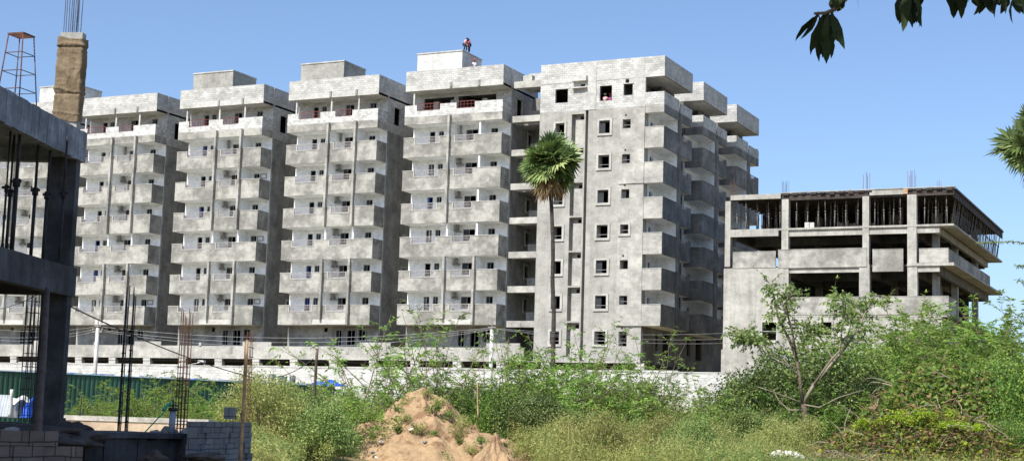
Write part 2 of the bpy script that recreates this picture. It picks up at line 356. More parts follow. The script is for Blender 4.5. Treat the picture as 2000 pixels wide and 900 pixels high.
def make_tower(label, x0, variant, stair):
    root = thing('apartment_tower', (x0, FY, GB), label, 'apartment tower', 'row of apartment towers')
    o = (0, 0, GB)
    mids = 5.45 if variant == 0 else 5.6; midw = 0.95 if variant == 0 else 1.25
    rz = [RZ0+FH*k for k in range(7)]
    sof = [r-BH for r in rz]+[31.95]            # soffit above level k is sof[k+1]
    hw, hb, hs = [], [], []
    wins = []
    for k in range(7):
        s_ = sof[k+1]; f_ = rz[k]-1.5
        hol = [(1.74, 2.33, f_+0.05, s_-0.38), (2.7, 3.25, s_-1.33, s_-0.38), (mids, mids+midw, s_-1.5, s_-0.4), (8.18, 8.88, s_-1.35, s_-0.4)]
        (hb if k == 6 else hw).extend(hol)
        wins.append((k, hol)); hs.append((DB+3.85-0.0, DB+4.75, s_-1.45, s_-0.35))
    # white rear wall of the balconies, plastered and bare-block walls above and below
    mb = MB(o); mb.wall('x', DB, DB+0.2, 0, TW, sof[0], sof[6], hw); mb.build('balcony_wall', WHITE, root)
    mb = MB(o)
    if variant == 0: mb.wall('x', DB, DB+0.2, 0, TW, sof[6], 31.95, hb)
    else:
        mb.wall('x', DB, DB+0.2, 0, TW, sof[6], 31.95, [(1.0, 4.2, sof[6]+1, 31.6), (4.6, 8.6, sof[6]+1, 31.6)])
        mb.box(1.9, 2.4, DB+0.3, DB+0.5, 29, 31.3); mb.box(4.0, 4.35, DB-.3, DB+0.0, 28.9, 31.2); mb.box(7.0, 7.5, DB+0.3, DB+0.5, 29, 31.3)
    mb.build('top_floor_wall', BLOCK, root)
    mb = MB(o); gh = [(5.5, 6.1, 8.3, 9.75), (6.75, 7.6, 8.3, 9.75), (8.0, 8.7, 8.75, 9.8), (4.1, 4.5, 9.6, 10.0)]
    mb.wall('x', DB, DB+0.2, 0, TW, 6.96, sof[0], gh); mb.box(0.02, 0.2, -0.0, DB-0.001, 7.0, sof[0]-0.002) if False else None
    mb.build('ground_floor_wall', PL, root)
    # side walls, rear block, floors
    Y2 = 7.6
    mb = MB(o); mb.wall('y', TW-0.2, TW, DB+0.201, Y2, 6.96, 28.77, [h for h in hs[:-1]])
    mb.wall('y', 0, 0.2, DB+0.201, Y2, 6.96, 28.77)
    mb.box(-2.93, TW, Y2, Y2+0.2, 6.96, 31.9)
    mb.box(TW, TW+0.1, DB+0.05, DB+0.3, 7.1, 28.7)
    mb.build('side_wall', PLS, root)
    mb = MB(o); mb.wall('y', TW-0.2, TW, DB+0.201, Y2, 28.77, 31.95, [(DB+1.3, DB+2.5, 29.6, 31.3)])
    mb.build('top_side_wall', BLOCK, root); mb = MB(o); mb.wall('y', 0, 0.2, DB+0.201, Y2, 28.77, 31.95); mb.build('top_side_wall', BLOCK, root)
    mb = MB(o)
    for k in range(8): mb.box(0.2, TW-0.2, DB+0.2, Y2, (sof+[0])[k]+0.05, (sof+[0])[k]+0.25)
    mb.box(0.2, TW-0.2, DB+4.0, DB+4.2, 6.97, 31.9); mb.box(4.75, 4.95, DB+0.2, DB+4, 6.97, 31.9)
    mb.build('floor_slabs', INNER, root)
    # pilasters and partitions
    for xa, zlo in ((4.72, 10.68), (7.76, sof[0]-0.02)):
        ups = [(zlo, sof[2])]
        if not (variant == 1 and xa > 7): ups.append((sof[3], 29.45))
        for z0, z1 in ups:
            mb = MB(o); mb.box(xa, xa+0.22, -0.36, -0.052, z0, z1); mb.build('pier', PL, root)
        mb = MB(o)
        mb.box(xa+0.02, xa+0.2, 0.135, DB-0.002, rz[0]-1.5, sof[6])
        mb.build('partition', WHITE, root)
    for xx in ((0.75, 4.75, 7.8) if variant == 0 else (0.75,)): mb = MB(o); mb.box(xx, xx+0.16, 0.2, 0.36, rz[6]-1.4, 31.95); mb.build('top_floor_post', CONCB, root)
    # balconies
    for k in range(7):
        me = BMT if k == 6 else (BMB if k == 0 else BM)
        bo = mkobj('balcony', me, root, (0, 0, rz[k]-GB))
        mkobj('railing', RLT if k == 6 else RL, bo); mkobj('railing', RRT if k == 6 else RR, bo)
        if k == 6: bo['label'] = 'unplastered pale block balcony with red railings'
        for j, (a, b_, z0, z1) in enumerate(wins[k][1]):
            if k == 6 and variant == 1: continue
            if j == 0: mkobj('door', W_DOOR, root, (a, DB, z1-1.95-GB))
            else: mkobj('window', [W_SM, W_MID if variant == 0 else W_MIDW, W_RT][j-1], root, (a, DB, z0-GB))
        if k < 6 and variant < 2:
            mkobj('exhaust_duct', DUC[0 if (k == 5) else 1], root, (5.2, DB-0.3, sof[k+1]-GB))
            if (k+variant+int(x0)) % 3 == 0: mkobj('meter_cabinet', CAB, root, (5.25, DB-0.23, rz[k]-1.49-GB))
        vr = random.Random(int(x0*10)+k*31)
        if k < 6 and vr.random() < 0.55:
            mb = MB(); q = vr.uniform(0.05, 0.3); mb.box(q, q+0.12, 0.13, 0.16, 0.55, 1.85); mb.box(q-0.02, q+0.16, 0.13, 0.16, 0.5, 1.0)
            mb.build('hanging_cloth', [BOXW, BOXW, TARP, REDR, GREYR][vr.randrange(5)], root, (1.74, DB-0.15, sof[k+1]-0.38-1.95-GB))
        if k < 6 and vr.random() < 0.3:
            mb = MB(); 
            for q in ((0, 0.75, 0, 0.08), (0, 0.75, 0.42, 0.5), (0, 0.08, 0.08, 0.42), (0.67, 0.75, 0.08, 0.42)): mb.box(q[0], q[1], -0.05, 0.0, q[2], q[3])
            mb.build('bracket_frame', DUCT, root, (9.0, DB-0.02, sof[k+1]-0.95-GB))
        if k < 6 and vr.random() < 0.35:
            mb = MB(); q = vr.uniform(5.6, 9.3); hh = vr.uniform(0.9, 1.35); mb.box(q, q+vr.uniform(.1, .5), 0.5, 0.62, 0, hh); mb.build('leaning_board', [WOOD, BOXW, DUCT][vr.randrange(3)], root, (0, 0, rz[k]-1.49-GB))
        # side windows with trim
        if k < 6:
            y0, y1, z0, z1 = hs[k]; mb = MB(o)
            X = TW
            mb.box(X, X+0.06, y0-0.2, y0, z0-0.2, z1+0.2); mb.box(X, X+0.06, y1, y1+0.2, z0-0.2, z1+0.2)
            mb.box(X, X+0.06, y0, y1, z1, z1+0.2); mb.box(X, X+0.06, y0, y1, z0-0.2, z0)
            mb.box(X-0.12, X-0.08, y0, y0+0.35, z0, z1, 1); mb.build('window_surround', [TRIM, FRAME], root)
    for j, (a, b_, z0, z1) in enumerate(gh[:3]):
        mb = MB((-a, -DB, GB)); mb.v = []
        mb = MB(); wd, ht = b_-a, z1-z0
        for q in ((-0.1, 0, -0.1, ht+0.1), (wd, wd+0.1, -0.1, ht+0.1), (0, wd, ht, ht+0.1), (0, wd, -0.1, 0)): mb.box(q[0], q[1], -0.05, 0.05, q[2], q[3])
        mb.box(wd*0.5-0.03, wd*0.5+0.03, 0.02, 0.06, 0, ht)
        mb.build('window', FRAME, root, (a, DB, z0-GB))
    # roof box
    mb = MB(o); T, U = 33.84, 31.95
    mb.box(0, TW, 0.001, Y2, U+0.002, U+0.2, 1)
    mb.wall('x', 0, 0.15, 0, TW, U, U+0.55, (), 1); mb.wall('x', 0.004, 0.15, 0.004, TW-0.004, U+0.55, T, (), 0)
    for xx in (0, TW-0.15):
        mb.box(xx, xx+0.15, 0.151, Y2, U, U+0.55, 1); mb.box(xx+.004, xx+0.146, 0.151, Y2, U+0.55, T, 0)
    mb.box(TW-0.14, TW+0.05, DB-0.05, DB+0.15, U, T-0.02, 1)
    for xx in (4.7, 7.6): mb.box(xx, xx+0.2, -0.12, -0.001, U+0.05, U+0.6, 2)
    mb.box(-2.93, TW, Y2-0.01, Y2+8, 31.6, 31.9, 1)
    mb.build('roof_parapet', [BLOCK, CONCB, PLS], root)
    mb = MB(o); mb.box(-2.93, TW, Y2+0.2, Y2+8, 6.96, 31.5); mb.build('rear_block', PLS, root)
    if stair is not None:
        a, b_, mt = stair; mb = MB(o); mb.box(a, b_, 5.56, 9.7, 31.9, 36.95, 0); mb.box(a-0.05, b_+0.05, 5.5, 9.75, 36.95, 37.08, 1)
        mb.box(min(a, 0)-0.05, 0.3, 5.5, Y2, 31.7, 31.95, 1)
        mb.build('stair_room', [mt, CONCB], root)
    return root
STP = plaster('stair_room_plaster', 0.27, 0.34, 0.42, 0.3, (1, 0.98, 0.88)); STW = plaster('stair_room_block', 0.48, 0.6, 0.68, 0.2)
make_tower('pale apartment tower at the left edge, seen through the dark unfinished concrete frame', -121.9, 0, (2.27, 7.5, STW))
make_tower('apartment tower right beside the burlap-wrapped column, with no roof room of its own', -108.78, 0, None)
make_tower('apartment tower with a low plastered roof room, second one right of the burlap-wrapped column', -95.7, 0, (-2.8, 2.25, STP))
make_tower('apartment tower with a plastered roof room, directly left of the tower with roof workers', -82.59, 0, (-2.45, 2.65, STP))
T4 = make_tower('apartment tower with two workers at its pale roof room, directly left of the palm', -69.52, 1, (-2.0, 2.93, STW))
# ------------------------------------------------------------------ corner block
Y5 = 122.0
CB = thing('corner_block', (-50.2, Y5, GB), 'broad corner apartment block with flat window wall, behind the tall palm', 'apartment block')
def cbuild(mb, name, mats): mb.off = (-50.2, Y5, GB); return mb.build(name, mats, CB)
XL, XR, XO = -56.1, -46.0, -44.25
rz = [RZ0-0.05+FH*k for k in range(7)]
holesF, trims, rec = [], [], []
for k in range(7):
    zt = 28.25-FH*(6-k)+0.0                          # window head
    holesF += [(-54.5, -53.62, zt-1.15, zt), (-50.28, -49.25, zt-1.15, zt), (-48.05, -47.3, zt-0.82 if k else zt-1.3, zt-0.02)]
    trims += [(-54.5, -53.62, zt-1.15, zt, 0.2), (-50.28, -49.25, zt-1.15, zt, 0.2)]
    rec.append((-52.96, -51.75, zt-2.2, zt+0.75))
trims.append((-48.05, -47.3, 28.25-FH*3-0.84, 28.25-FH*3-0.02, 0.2))
drain = (-51.62, -51.36, 7.05, 29.3)
mb = MB(); mb.wall('x', Y5+0.65, Y5+0.85, XL, XR, 6.95, 29.3, [h for h in holesF]+[(-52.4, -52.05, r[3]-0.42, r[3]-0.1) for r in rec])
mb.wall('x', Y5, Y5+0.649, XL, XR, 6.95, 29.3, [h for h in holesF if h[0] != -48.05]+[(-48.3, -46.9, -1, 0)]+[(h[0], h[1], h[2], h[3]) for h in holesF if h[0] == -48.05]+rec+[drain])
mb.box(-52.96, -51.76, Y5+0.05, Y5+0.349, 0, 0) if False else None
cbuild(mb, 'front_wall', plaster('front_wall_plaster', 0.30, 0.36, 0.42, 0.35, (1, 0.985, 0.91), 0.45, (1.8, 1.8, 0.12), 0.17))
mb = MB()
for r in rec: mb.box(r[0]+0.36, r[1]-0.001, Y5+0.10, Y5+0.645, r[2]+0.001, r[3]-0.52)
cbuild(mb, 'recessed_panel', PLL)
mb = MB(); mb.box(-48.31, XR+0.002, Y5-0.08, Y5-0.001, 22.55, 29.24); 
holeC = [h for h in holesF if h[0] == -48.05]
mb = MB(); mb.wall('x', Y5-0.08, Y5-0.001, -48.31, XR, 22.55, 29.24, [h for h in holeC]); mb.wall('x', Y5-0.06, Y5-0.001, -48.31, XR, 10.13, 22.5, holeC)
mb.box(-48.31, XO-0.001, Y5-0.14, Y5-0.082, 10.12, 10.55); mb.box(-48.31, XR, Y5-0.14, Y5-0.082, 22.5, 22.6)
mb.box(-51.36, XR, Y5-0.08, Y5-0.001, 6.95, 7.45)
cbuild(mb, 'raised_panel', PLL)
for a, b_, z0, z1, t in trims:
    mb = MB(); y0, y1 = Y5-0.1, Y5-0.001
    if a == -48.05: y0, y1 = Y5-0.15, Y5-0.081
    mb.box(a-t, a, y0, y1, z0-t, z1+t*0.8); mb.box(b_, b_+t, y0, y1, z0-t, z1+t*0.8); mb.box(a, b_, y0, y1, z0-t, z0); mb.box(a, b_, y0, y1, z1, z1+t*0.8)
    cbuild(mb, 'window_surround', TRIM2)
for a, b_, z0, z1 in holesF:
    mb = MB(); y0, y1 = Y5+0.2, Y5+0.25
    y0, y1 = Y5+0.08, Y5+0.12
    for q in ((a, a+0.03, z0, z1), (b_-0.03, b_, z0, z1), (a+.03, b_-.03, z0, z0+0.03), (a+.03, b_-.03, z1-0.03, z1)): mb.box(q[0], q[1], y0, y1, q[2], q[3])
    if random.random() < 0.4: mb.box(a+0.03, (a+b_)/2, y0+0.02, y0+0.03, z0+0.03, z1-0.03, 1)
    if random.random() < 0.5: mb.box(a+0.03, b_-0.03, y0+0.01, y0+0.015, z0+0.3, z0+0.33)
    cbuild(mb, 'window', [FRAME, GLASSD])
for k in range(7):
    if k in (3, 1): continue
    mb = MB(); z = 28.6-FH*(6-k); mb.tube([(-47.75, Y5-0.1, z), (-47.75, Y5-0.06, z)], 0.09, 10); cbuild(mb, 'vent_hole', INNER)
# top floor: bare blockwork with square openings, parapet band above
tops = [(-54.63, -53.4, 30.12, 31.38), (-50.33, -49.16, 30.04, 31.4), (-48.07, -47.2, 30.4, 31.42), (-52.2, -51.75, 31.42, 31.72), (-47.9, -47.55, 31.5, 31.85)]
mb = MB(); mb.wall('x', Y5, Y5+0.25, XL, -47.06, 29.3, 31.9, tops); cbuild(mb, 'top_floor_wall', BLOCK)
mb = MB()
for a, b_ in ((-52.9, -51.75), (-51.7, -50.65)): pass
mb.box(-51.7, -50.65, Y5-0.05, Y5-0.001, 29.3, 33.6); mb.box(-47.06, XR, Y5-0.02, Y5+0.25, 29.3, 31.9)
mb.box(-52.9, -51.5, Y5-0.4, Y5-0.001, 31.93, 32.42); mb.box(-52.9, -51.5, Y5-0.35, Y5-.001, 31.3, 31.4)
mb.box(-48.1, -47.1, Y5-0.06, Y5-0.001, 31.42, 31.5)
mb.box(-56.0, XO+0.02, Y5-0.03, Y5-0.001, 31.9, 32.35); mb.box(-47.1, -46.1, Y5-0.03, Y5-0.001, 32.35, 33.66)
mb.box(-54.55, -53.3, Y5-0.03, Y5-.001, 31.38, 31.6)
cbuild(mb, 'concrete_band', CONCB)
# roof parapets of the front and the three side bays
BAYS = [(Y5, 129.55), (132.7, 140.05), (143.2, 151.0)]
U, T = 31.95, 33.72
mb = MB(); mb.wall('x', Y5, Y5+0.15, XL, XO, U, T)
for j, (a, b_) in enumerate(BAYS):
    mb.box(XO-0.15, XO, a+0.151 if j == 0 else a, b_, U, T)
    if j: mb.box(-52, XO-0.151, a, a+0.15, U+0.55, T); mb.box(-52, XO-0.151, a-0.02, a+0.15, U, U+0.55, 1)
    mb.box(-52, XO-0.151, b_-0.15, b_, U, T)
    mb.box(-52 if j else XL, XO-0.15, a+0.15, b_-0.15, U+0.002, U+0.2, 1)
    mb.box(XO, XO+0.12, (a+b_)/2-0.1+0.6, (a+b_)/2+0.15+0.6, U+0.25, U+0.85, 1)
mb.box(XL, -52, 151, 150.8, U, T); mb.box(XL, XL+0.15, Y5+0.151, 151, U, T)
cbuild(mb, 'roof_parapet', [BLOCK, CONCB])
# body behind, floors
mb = MB()
mb.wall('y', XR-0.2, XR, Y5+0.86, 126.0, 10.2, 28.75, [(123.4, 124.2, rz[k]-1.4, rz[k]+0.75) for k in range(7)][:6], 0)
cbuild(mb, 'balcony_wall', WHITE)
for a, b_ in BAYS[1:]: mb = MB(); mb.wall('y', XR-0.2, XR, a, a+4, 10.2, 28.75, [(a+1.3, a+2.1, rz[k]-1.4, rz[k]+0.75) for k in range(6)], 0); cbuild(mb, 'balcony_wall', WHITE)
for j, (a, b_) in enumerate(BAYS): mb = MB(); mb.box(XR+0.001, XO-0.13, a+3.9, a+4.08, rz[0]-1.5, rz[6]-BH); cbuild(mb, 'partition', WHITE)
mb = MB()
for j, (a, b_) in enumerate(BAYS):
    mb.wall('y', XR-0.2, XR, a+4.08, b_, 10.2, 31.9, [(a+5.0, a+6.2, rz[k]-1.3, rz[k]+0.8) for k in range(7)])
    mb.wall('y', -47.3, -47.1, a+0.3, b_, 28.75, 31.9, [(a+1.5, a+3, 29.2, 31.2), (a+4.5, a+6, 29.2, 31.2)])
    mb.wall('x', b_-0.2, b_, -48.2, XR-0.2, 10.2, 31.9)
    if j: mb.wall('x', a, a+0.2, -48.2, XR-0.2, 10.2, 31.9)
mb.wall('y', -48.4, -48.2, Y5+0.9, 151, 6.96, 31.9, [(130.3, 131.5, z-1.3, z+0.8) for z in rz]+[(141, 142.2, z-1.3, z+0.8) for z in rz])
mb.box(XL, XL+0.2, Y5+0.86, 151, 6.96, 31.9); mb.box(XL, -48.4, 150.8, 151, 6.96, 31.9)
mb.wall('y', XR-0.15, XR+0.05, Y5+0.2, 151, 6.95, 10.15, [(125.5, 126.4, 8.2, 9.7), (127.4, 129.3, 7.9, 9.9), (134, 135, 8.2, 9.7), (136.5, 138.4, 7.9, 9.9), (145, 146, 8.2, 9.7)])
cbuild(mb, 'side_wall', PLD)
mb = MB()
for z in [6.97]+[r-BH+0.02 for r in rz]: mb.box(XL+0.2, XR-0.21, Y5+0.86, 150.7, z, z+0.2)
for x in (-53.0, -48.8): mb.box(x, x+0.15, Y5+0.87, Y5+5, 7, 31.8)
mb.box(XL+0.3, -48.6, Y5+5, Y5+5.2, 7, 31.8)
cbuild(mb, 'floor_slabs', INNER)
for j, (a, b_) in enumerate(BAYS):
    mb = MB(); mb.box(XO-0.12, XO+0.1, a+3.95, a+4.45, rz[0]-BH+0.0, 29.0); cbuild(mb, 'pier', PLD)
    for k in range(7):
        z = rz[k]; mb = MB(); mm = 1 if k == 6 else 0
        mb.box(XR+0.001, XO-0.12, a+0.121, b_-0.12, z-BH+0.001, z-BH+0.33, 4)
        mb.box(XR, XO, a, a+0.12, z-BH, z-(0 if k < 6 else 1.1), 0 if j == 0 else 3)
        mb.wall('y', XO-0.12, XO, a+0.121, a+3.949, z-BH, z-(0 if k < 6 else 1.1), (), 3)
        mb.wall('y', XO-0.12, XO, a+4.451, b_, z-BH, z-(0 if k < 6 else 1.1), [(a+5.0, a+6.6, z-0.6, z+1)], 3)
        mb.box(XR, XO-0.12, b_-0.12, b_, z-BH, z, 3)
        if k == 6:
            mb.box(XR, XO-.002, a+.002, a+0.12, z-1.1, z, 1 if j == 0 else 1); mb.wall('y', XO-0.12, XO-.002, a+0.121, a+3.949, z-1.1, z, (), 1); mb.wall('y', XO-0.12, XO-.002, a+4.451, b_, z-1.1, z-0.2, (), 1)
        else:
            mb.box(XR, XO+0.03, a-0.03, a+0.13, z, z+0.045, 2); mb.box(XO-0.13, XO+0.03, a+0.131, a+3.949, z, z+0.045, 3)
        bo = cbuild(mb, 'balcony', [PLL, BLOCK, TRIM, PLD, WHITE])
        if k < 6:
            rm = MB(); rm.box(XO-0.08, XO-0.04, a+5.0, a+6.6, z-0.04, z); rm.box(XO-0.07, XO-0.05, a+5.0, a+6.6, z-0.3, z-0.27)
            for q in range(12): yy = a+5.03+q*0.14; rm.box(XO-0.07, XO-0.05, yy, yy+0.02, z-0.6, z-0.04)
            rm.off = (-50.2, Y5, GB); ro = rm.build('railing', GREYR, bo); ro.location = (0, 0, 0)
# linking ledges and recessed wall between tower and corner block
for k in range(7): mb = MB(); z = 29.18-FH*k; mb.box(-58.85, XL-0.001, Y5+0.02, Y5+1.0, z-0.57, z); cbuild(mb, 'ledge', PLL)
mb = MB(); mb.box(-58.8, XL-0.001, Y5+0.02, Y5+0.6, 31.77, 32.38); mb.box(-57.9, -57.0, Y5+0.02, Y5+0.6, 32.381, 32.9); cbuild(mb, 'ledge', PLL); mb = MB(); mb.box(-58.75, XL-.001, Y5+3.0, Y5+3.2, 32, 33.8); mb.box(-58.75, XL-.001, Y5+.61, Y5+3.0, 32.1, 32.3)
cbuild(mb, 'top_side_wall', BLOCK)
mb = MB(); mb.wall('x', 127.5, 127.7, -59.3, XL-0.001, 6.9, 32, [(-57.9, -56.9, z-1.2, z+0.9) for z in rz])
mb.box(-59.3, XL-0.001, 127.7, 128.2, 6.9, 31.9) if False else None
for z in rz: mb.box(-59.3, XL-0.001, 124.5, 127.49, z-BH+0.1, z-BH+0.3); mb.box(-58.1, XL-0.001, 124.5, 124.6, z-BH+0.31, z-0.4)
mb.wall('x', 130.5, 130.7, -59.3, XL-0.001, 6.9, 32)
cbuild(mb, 'recess_wall', PLS)
# ------------------------------------------------------------------ parking podium
PD = thing('parking_podium', (-84, FY, GB), 'long pale parking podium with dark openings beneath the apartment towers', 'podium')
mb = MB((-84, FY, GB)); y0 = FY-0.3
mb.box(-135, XL-0.3, y0, y0+0.15, 6.93, 8.1)
for i in range(5):
    x0 = -121.9+13.1*i
    mb.box(x0+9.4, x0+12.7, y0-0.002, y0+0.15, 8.1, 8.5); mb.box(x0+4.3, x0+4.55, y0-0.1, y0+0.15, 8.1, 8.4)
    mb.box(x0+8.0, x0+8.25, y0-0.03, y0-0.003, 7.4, 8.0, 1)
mb.box(-135, XR+0.2, y0-0.03, y0+0.3, 6.87, 7.0)
mb.build('parapet', [PLL, PLS], PD)
mb = MB((-84, FY, GB)); mb.box(-135, XR+0.2, y0+0.301, 150, 6.6, 6.95); mb.box(-135, XR, 148, 148.2, 2, 6.6); mb.build('podium_slab', INNER, PD)
for x in np.arange(-133, -45, 4.35):
    if -51.6 < x < -50: continue
    mb = MB((-84, FY, GB)); mb.box(x, x+0.85, y0+0.05, y0+0.5, 1.9, 6.6); mb.box(x, x+.85, y0-0.0, y0+0.3, 6.6, 6.869); mb.build('column', CONCB, PD)
for x in (-51.6, -46.8): mb = MB((-84, FY, GB)); mb.box(x, x+0.95, Y5+0.0, Y5+0.4, 1.9, 6.94); mb.build('column', CONCB, PD)
for y in (126, 131, 136, 141, 146): mb = MB((-84, FY, GB)); mb.box(XR-0.5, XR-0.01, y, y+0.5, 1.9, 6.59); mb.build('column', CONCB, PD)
# ------------------------------------------------------------------ compound wall
mb = MB((-60, 92.5, 2)); mb.box(-100, -4, 92.5, 92.7, 1.0, 5.05, 0)
x = -100
while x < -5:
    w_ = random.uniform(3, 7); mb.box(x, min(x+w_, -4), 92.47, 92.73, 5.051, 5.08+random.choice([0.05, 0.09, 0.12]), 1); x += w_+0.001
tag(mb.build('compound_wall', [WALLM, CONCB], None, (-60, 92.5, 2)), 'long white-grey block compound wall running below the parking podium', 'wall')
# ------------------------------------------------------------------ right-hand unfinished building
RBo = (-28, 117.5, 2)
RB = thing('unfinished_building', RBo, 'low unfinished concrete building with open floors and dark formwork roof, at the right', 'building')
def rbuild(mb, name, mats): mb.off = RBo; return mb.build(name, mats, RB)
YR = 117.5; XE = -19.1; YE = 144.0
cols = [(-37.2, -36.75), (-32.5, -31.95), (-26.05, -25.55), (-22.6, -21.9)]
for (a, b_) in cols:
    mb = MB(); top = 19.95
    mb.box(a, b_, YR+0.02, YR+0.6, 14.6, top); rbuild(mb, 'column', CONC)
    if a > -37: mb = MB(); mb.box(a-(0.02 if a < -30 else 0), b_+0.05, YR+0.02, YR+0.6, 1.5, 14.599); rbuild(mb, 'column', CONC)
for y in (128.3, 139.0):
    for (a, b_) in cols[1:]+[(-21.1, -20.6)]:
        mb = MB(); mb.box(a, b_, y, y+0.6, 1.5, 19.95); rbuild(mb, 'column', CONC)
mb = MB(); mb.box(-21.1, -20.6, YR+2.1, YR+2.7, 1.5, 17.4); rbuild(mb, 'column', CONC)
# slabs and beams
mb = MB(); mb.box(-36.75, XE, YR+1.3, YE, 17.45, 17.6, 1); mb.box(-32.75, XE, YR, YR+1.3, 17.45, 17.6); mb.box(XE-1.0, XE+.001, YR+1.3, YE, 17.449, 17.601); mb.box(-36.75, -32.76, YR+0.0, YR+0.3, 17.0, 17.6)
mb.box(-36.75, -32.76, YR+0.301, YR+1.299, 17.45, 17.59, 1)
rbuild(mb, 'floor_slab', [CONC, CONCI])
mb = MB()
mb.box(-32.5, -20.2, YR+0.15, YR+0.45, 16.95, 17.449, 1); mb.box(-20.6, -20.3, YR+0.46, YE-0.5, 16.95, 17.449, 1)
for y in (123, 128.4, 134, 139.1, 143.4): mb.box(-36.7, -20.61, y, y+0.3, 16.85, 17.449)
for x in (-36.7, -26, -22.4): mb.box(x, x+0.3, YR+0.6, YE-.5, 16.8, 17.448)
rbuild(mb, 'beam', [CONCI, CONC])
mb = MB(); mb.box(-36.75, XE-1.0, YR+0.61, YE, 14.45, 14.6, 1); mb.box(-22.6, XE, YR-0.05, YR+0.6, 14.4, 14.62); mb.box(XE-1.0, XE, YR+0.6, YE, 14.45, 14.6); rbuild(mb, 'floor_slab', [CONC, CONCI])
mb = MB()
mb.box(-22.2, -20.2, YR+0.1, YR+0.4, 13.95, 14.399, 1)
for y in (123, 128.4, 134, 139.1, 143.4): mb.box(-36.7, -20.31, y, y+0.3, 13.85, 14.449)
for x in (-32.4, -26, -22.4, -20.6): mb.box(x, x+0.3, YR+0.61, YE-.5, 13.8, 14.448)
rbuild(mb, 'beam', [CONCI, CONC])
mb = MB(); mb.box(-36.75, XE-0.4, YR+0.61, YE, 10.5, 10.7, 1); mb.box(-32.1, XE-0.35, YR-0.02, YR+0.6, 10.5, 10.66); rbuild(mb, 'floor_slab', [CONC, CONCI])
# solid left wall, ground floor wall, parapets
mb = MB(); mb.wall('x', YR-0.02, YR+0.3, -37.25, -32.3, 1.5, 14.45, [(-34.0, -32.85, 8.7, 10.1)])
mb.wall('x', YR-0.0, YR+0.25, -32.1, -20.0, 1.5, 10.499, [(-29.3, -28.45, 9.1, 10.1)]); mb.box(-37.35, -32.4, YR-0.12, YR-0.021, 1.5, 7.9)
mb.wall('y', -37.25, -37.0, YR+0.31, YE, 1.5, 14.4, [(124, 127, 11.5, 14)]); mb.wall('y', -20.3, -20.05, YR+0.26, YE, 1.5, 10.49, [(124, 127, 6, 9)])
mb.box(-32.3, -31.9, YR+.0, YR+0.25, 10.66, 14.4)
rbuild(mb, 'wall', CONC)
for (a, b_, z0, z1) in ((-36.5, -32.95, 14.451, 15.75), (-32.75, -25.7, 14.40, 15.85), (-25.25, -22.9, 14.0, 15.72), (-21.7, -19.5, 14.621, 15.7), (-32.1, -19.5, 10.661, 12.05)):
    mb = MB(); mb.box(a, b_, YR-0.06, YR+0.09, z0, z1)
    if b_ == -19.5: mb.box(b_-0.15, b_, YR+0.091, YR+3.3, z0, z1); mb.box(b_-0.15, b_, YR+3.301, 139, z0, z1-0.0) if z0 > 12 else None
    mb.box(a-0.01, b_+0.01, YR-0.08, YR+0.1, z1, z1+0.04)
    rbuild(mb, 'parapet', PL)
mb = MB(); mb.box(-32.05, -26.3, YR+0.1, YR+0.3, 14.0, 14.399); mb.box(-26.3, -25.6, YR+0.0, YR+0.12, 10.66, 14.399); rbuild(mb, 'lintel', PLL)
mb = MB(); mb.box(-34, -32.85, YR+0.1, YR+0.14, 9.35, 9.42); rbuild(mb, 'window', FRAME)
mb = MB()
for q in ((-34.12, -34, 8.6, 10.2), (-32.85, -32.73, 8.6, 10.2), (-34, -32.85, 10.1, 10.2), (-34.12, -32.73, 8.5, 8.6)): mb.box(q[0], q[1], YR-0.07, YR-0.021, q[2], q[3])
rbuild(mb, 'window_surround', TRIM)
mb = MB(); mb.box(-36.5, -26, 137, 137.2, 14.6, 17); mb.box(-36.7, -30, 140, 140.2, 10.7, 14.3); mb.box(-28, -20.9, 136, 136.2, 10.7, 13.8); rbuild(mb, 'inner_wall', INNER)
# formwork deck
mb = MB(); mb.box(-36.7, XE, YR+0.3, YE+0.5, 20.22, 20.28); 
for x in np.arange(-36.6, XE, 0.55): mb.box(x, x+0.09, YR+0.25, YE+0.4, 20.1, 20.219)
for y in np.arange(YR+0.5, YE, 1.25): mb.box(-36.7, XE+0.02, y, y+0.1, 19.97, 20.099)
for x in np.arange(-32.4, XE-0.3, 0.75):
    if -25.5 < x < -22.9: continue
    mb.box(x, x+random.uniform(.3, .5), YR-random.uniform(0, .1), YR+0.25, 20.3-random.uniform(0, .12), 20.42)
for y in np.arange(YR+0.5, YE, 0.62): mb.box(XE-0.02, XE+0.12, y, y+0.4, 20.24, 20.42)
mb.box(-36.6, XE-3, YE-1, YE-0.9, 18.3, 20.1); mb.box(-36.7, -36.62, YR+9, YE-1, 18.6, 20.1); mb.box(-32.5, XE, YR+0.12, YR+0.2, 19.85, 20.3); mb.box(XE-0.1, XE, YR+0.3, YE+0.4, 19.7, 20.27)
rbuild(mb, 'formwork', PLY)
mb = MB(); mb.box(-36.75, -32.6, YR+0.0, YR+0.3, 20.02, 20.42); mb.box(-25.5, -22.55, YR+0.0, YR+0.3, 20.0, 20.45); mb.box(-32.59, XE+0.1, YR-0.05, YR+0.3, 20.421, 20.49); mb.box(-36.7, XE+0.1, YR+0.301, YE+0.5, 20.281, 20.4)
mb.box(-22.9, -22.55, YR-0.03, YR-0.001, 20.02, 20.45, 1)
rbuild(mb, 'deck_slab', [CONC, WOOD])
def bars(x, y, z, w_, h, n_, mat, lean=0.0, rng_=0.25):
    mb = MB(RBo)
    for i in range(n_):
        xx = x+w_*(i/(max(n_-1, 1)))+random.uniform(-.04, .04); yy = y+random.uniform(0, 0.4)
        mb.tube([(xx, yy, z), (xx+lean+random.uniform(-.03, .03), yy, z+h*random.uniform(0.8, 1.05))], 0.016, 4)
    mb.build('starter_bars', mat, RB)
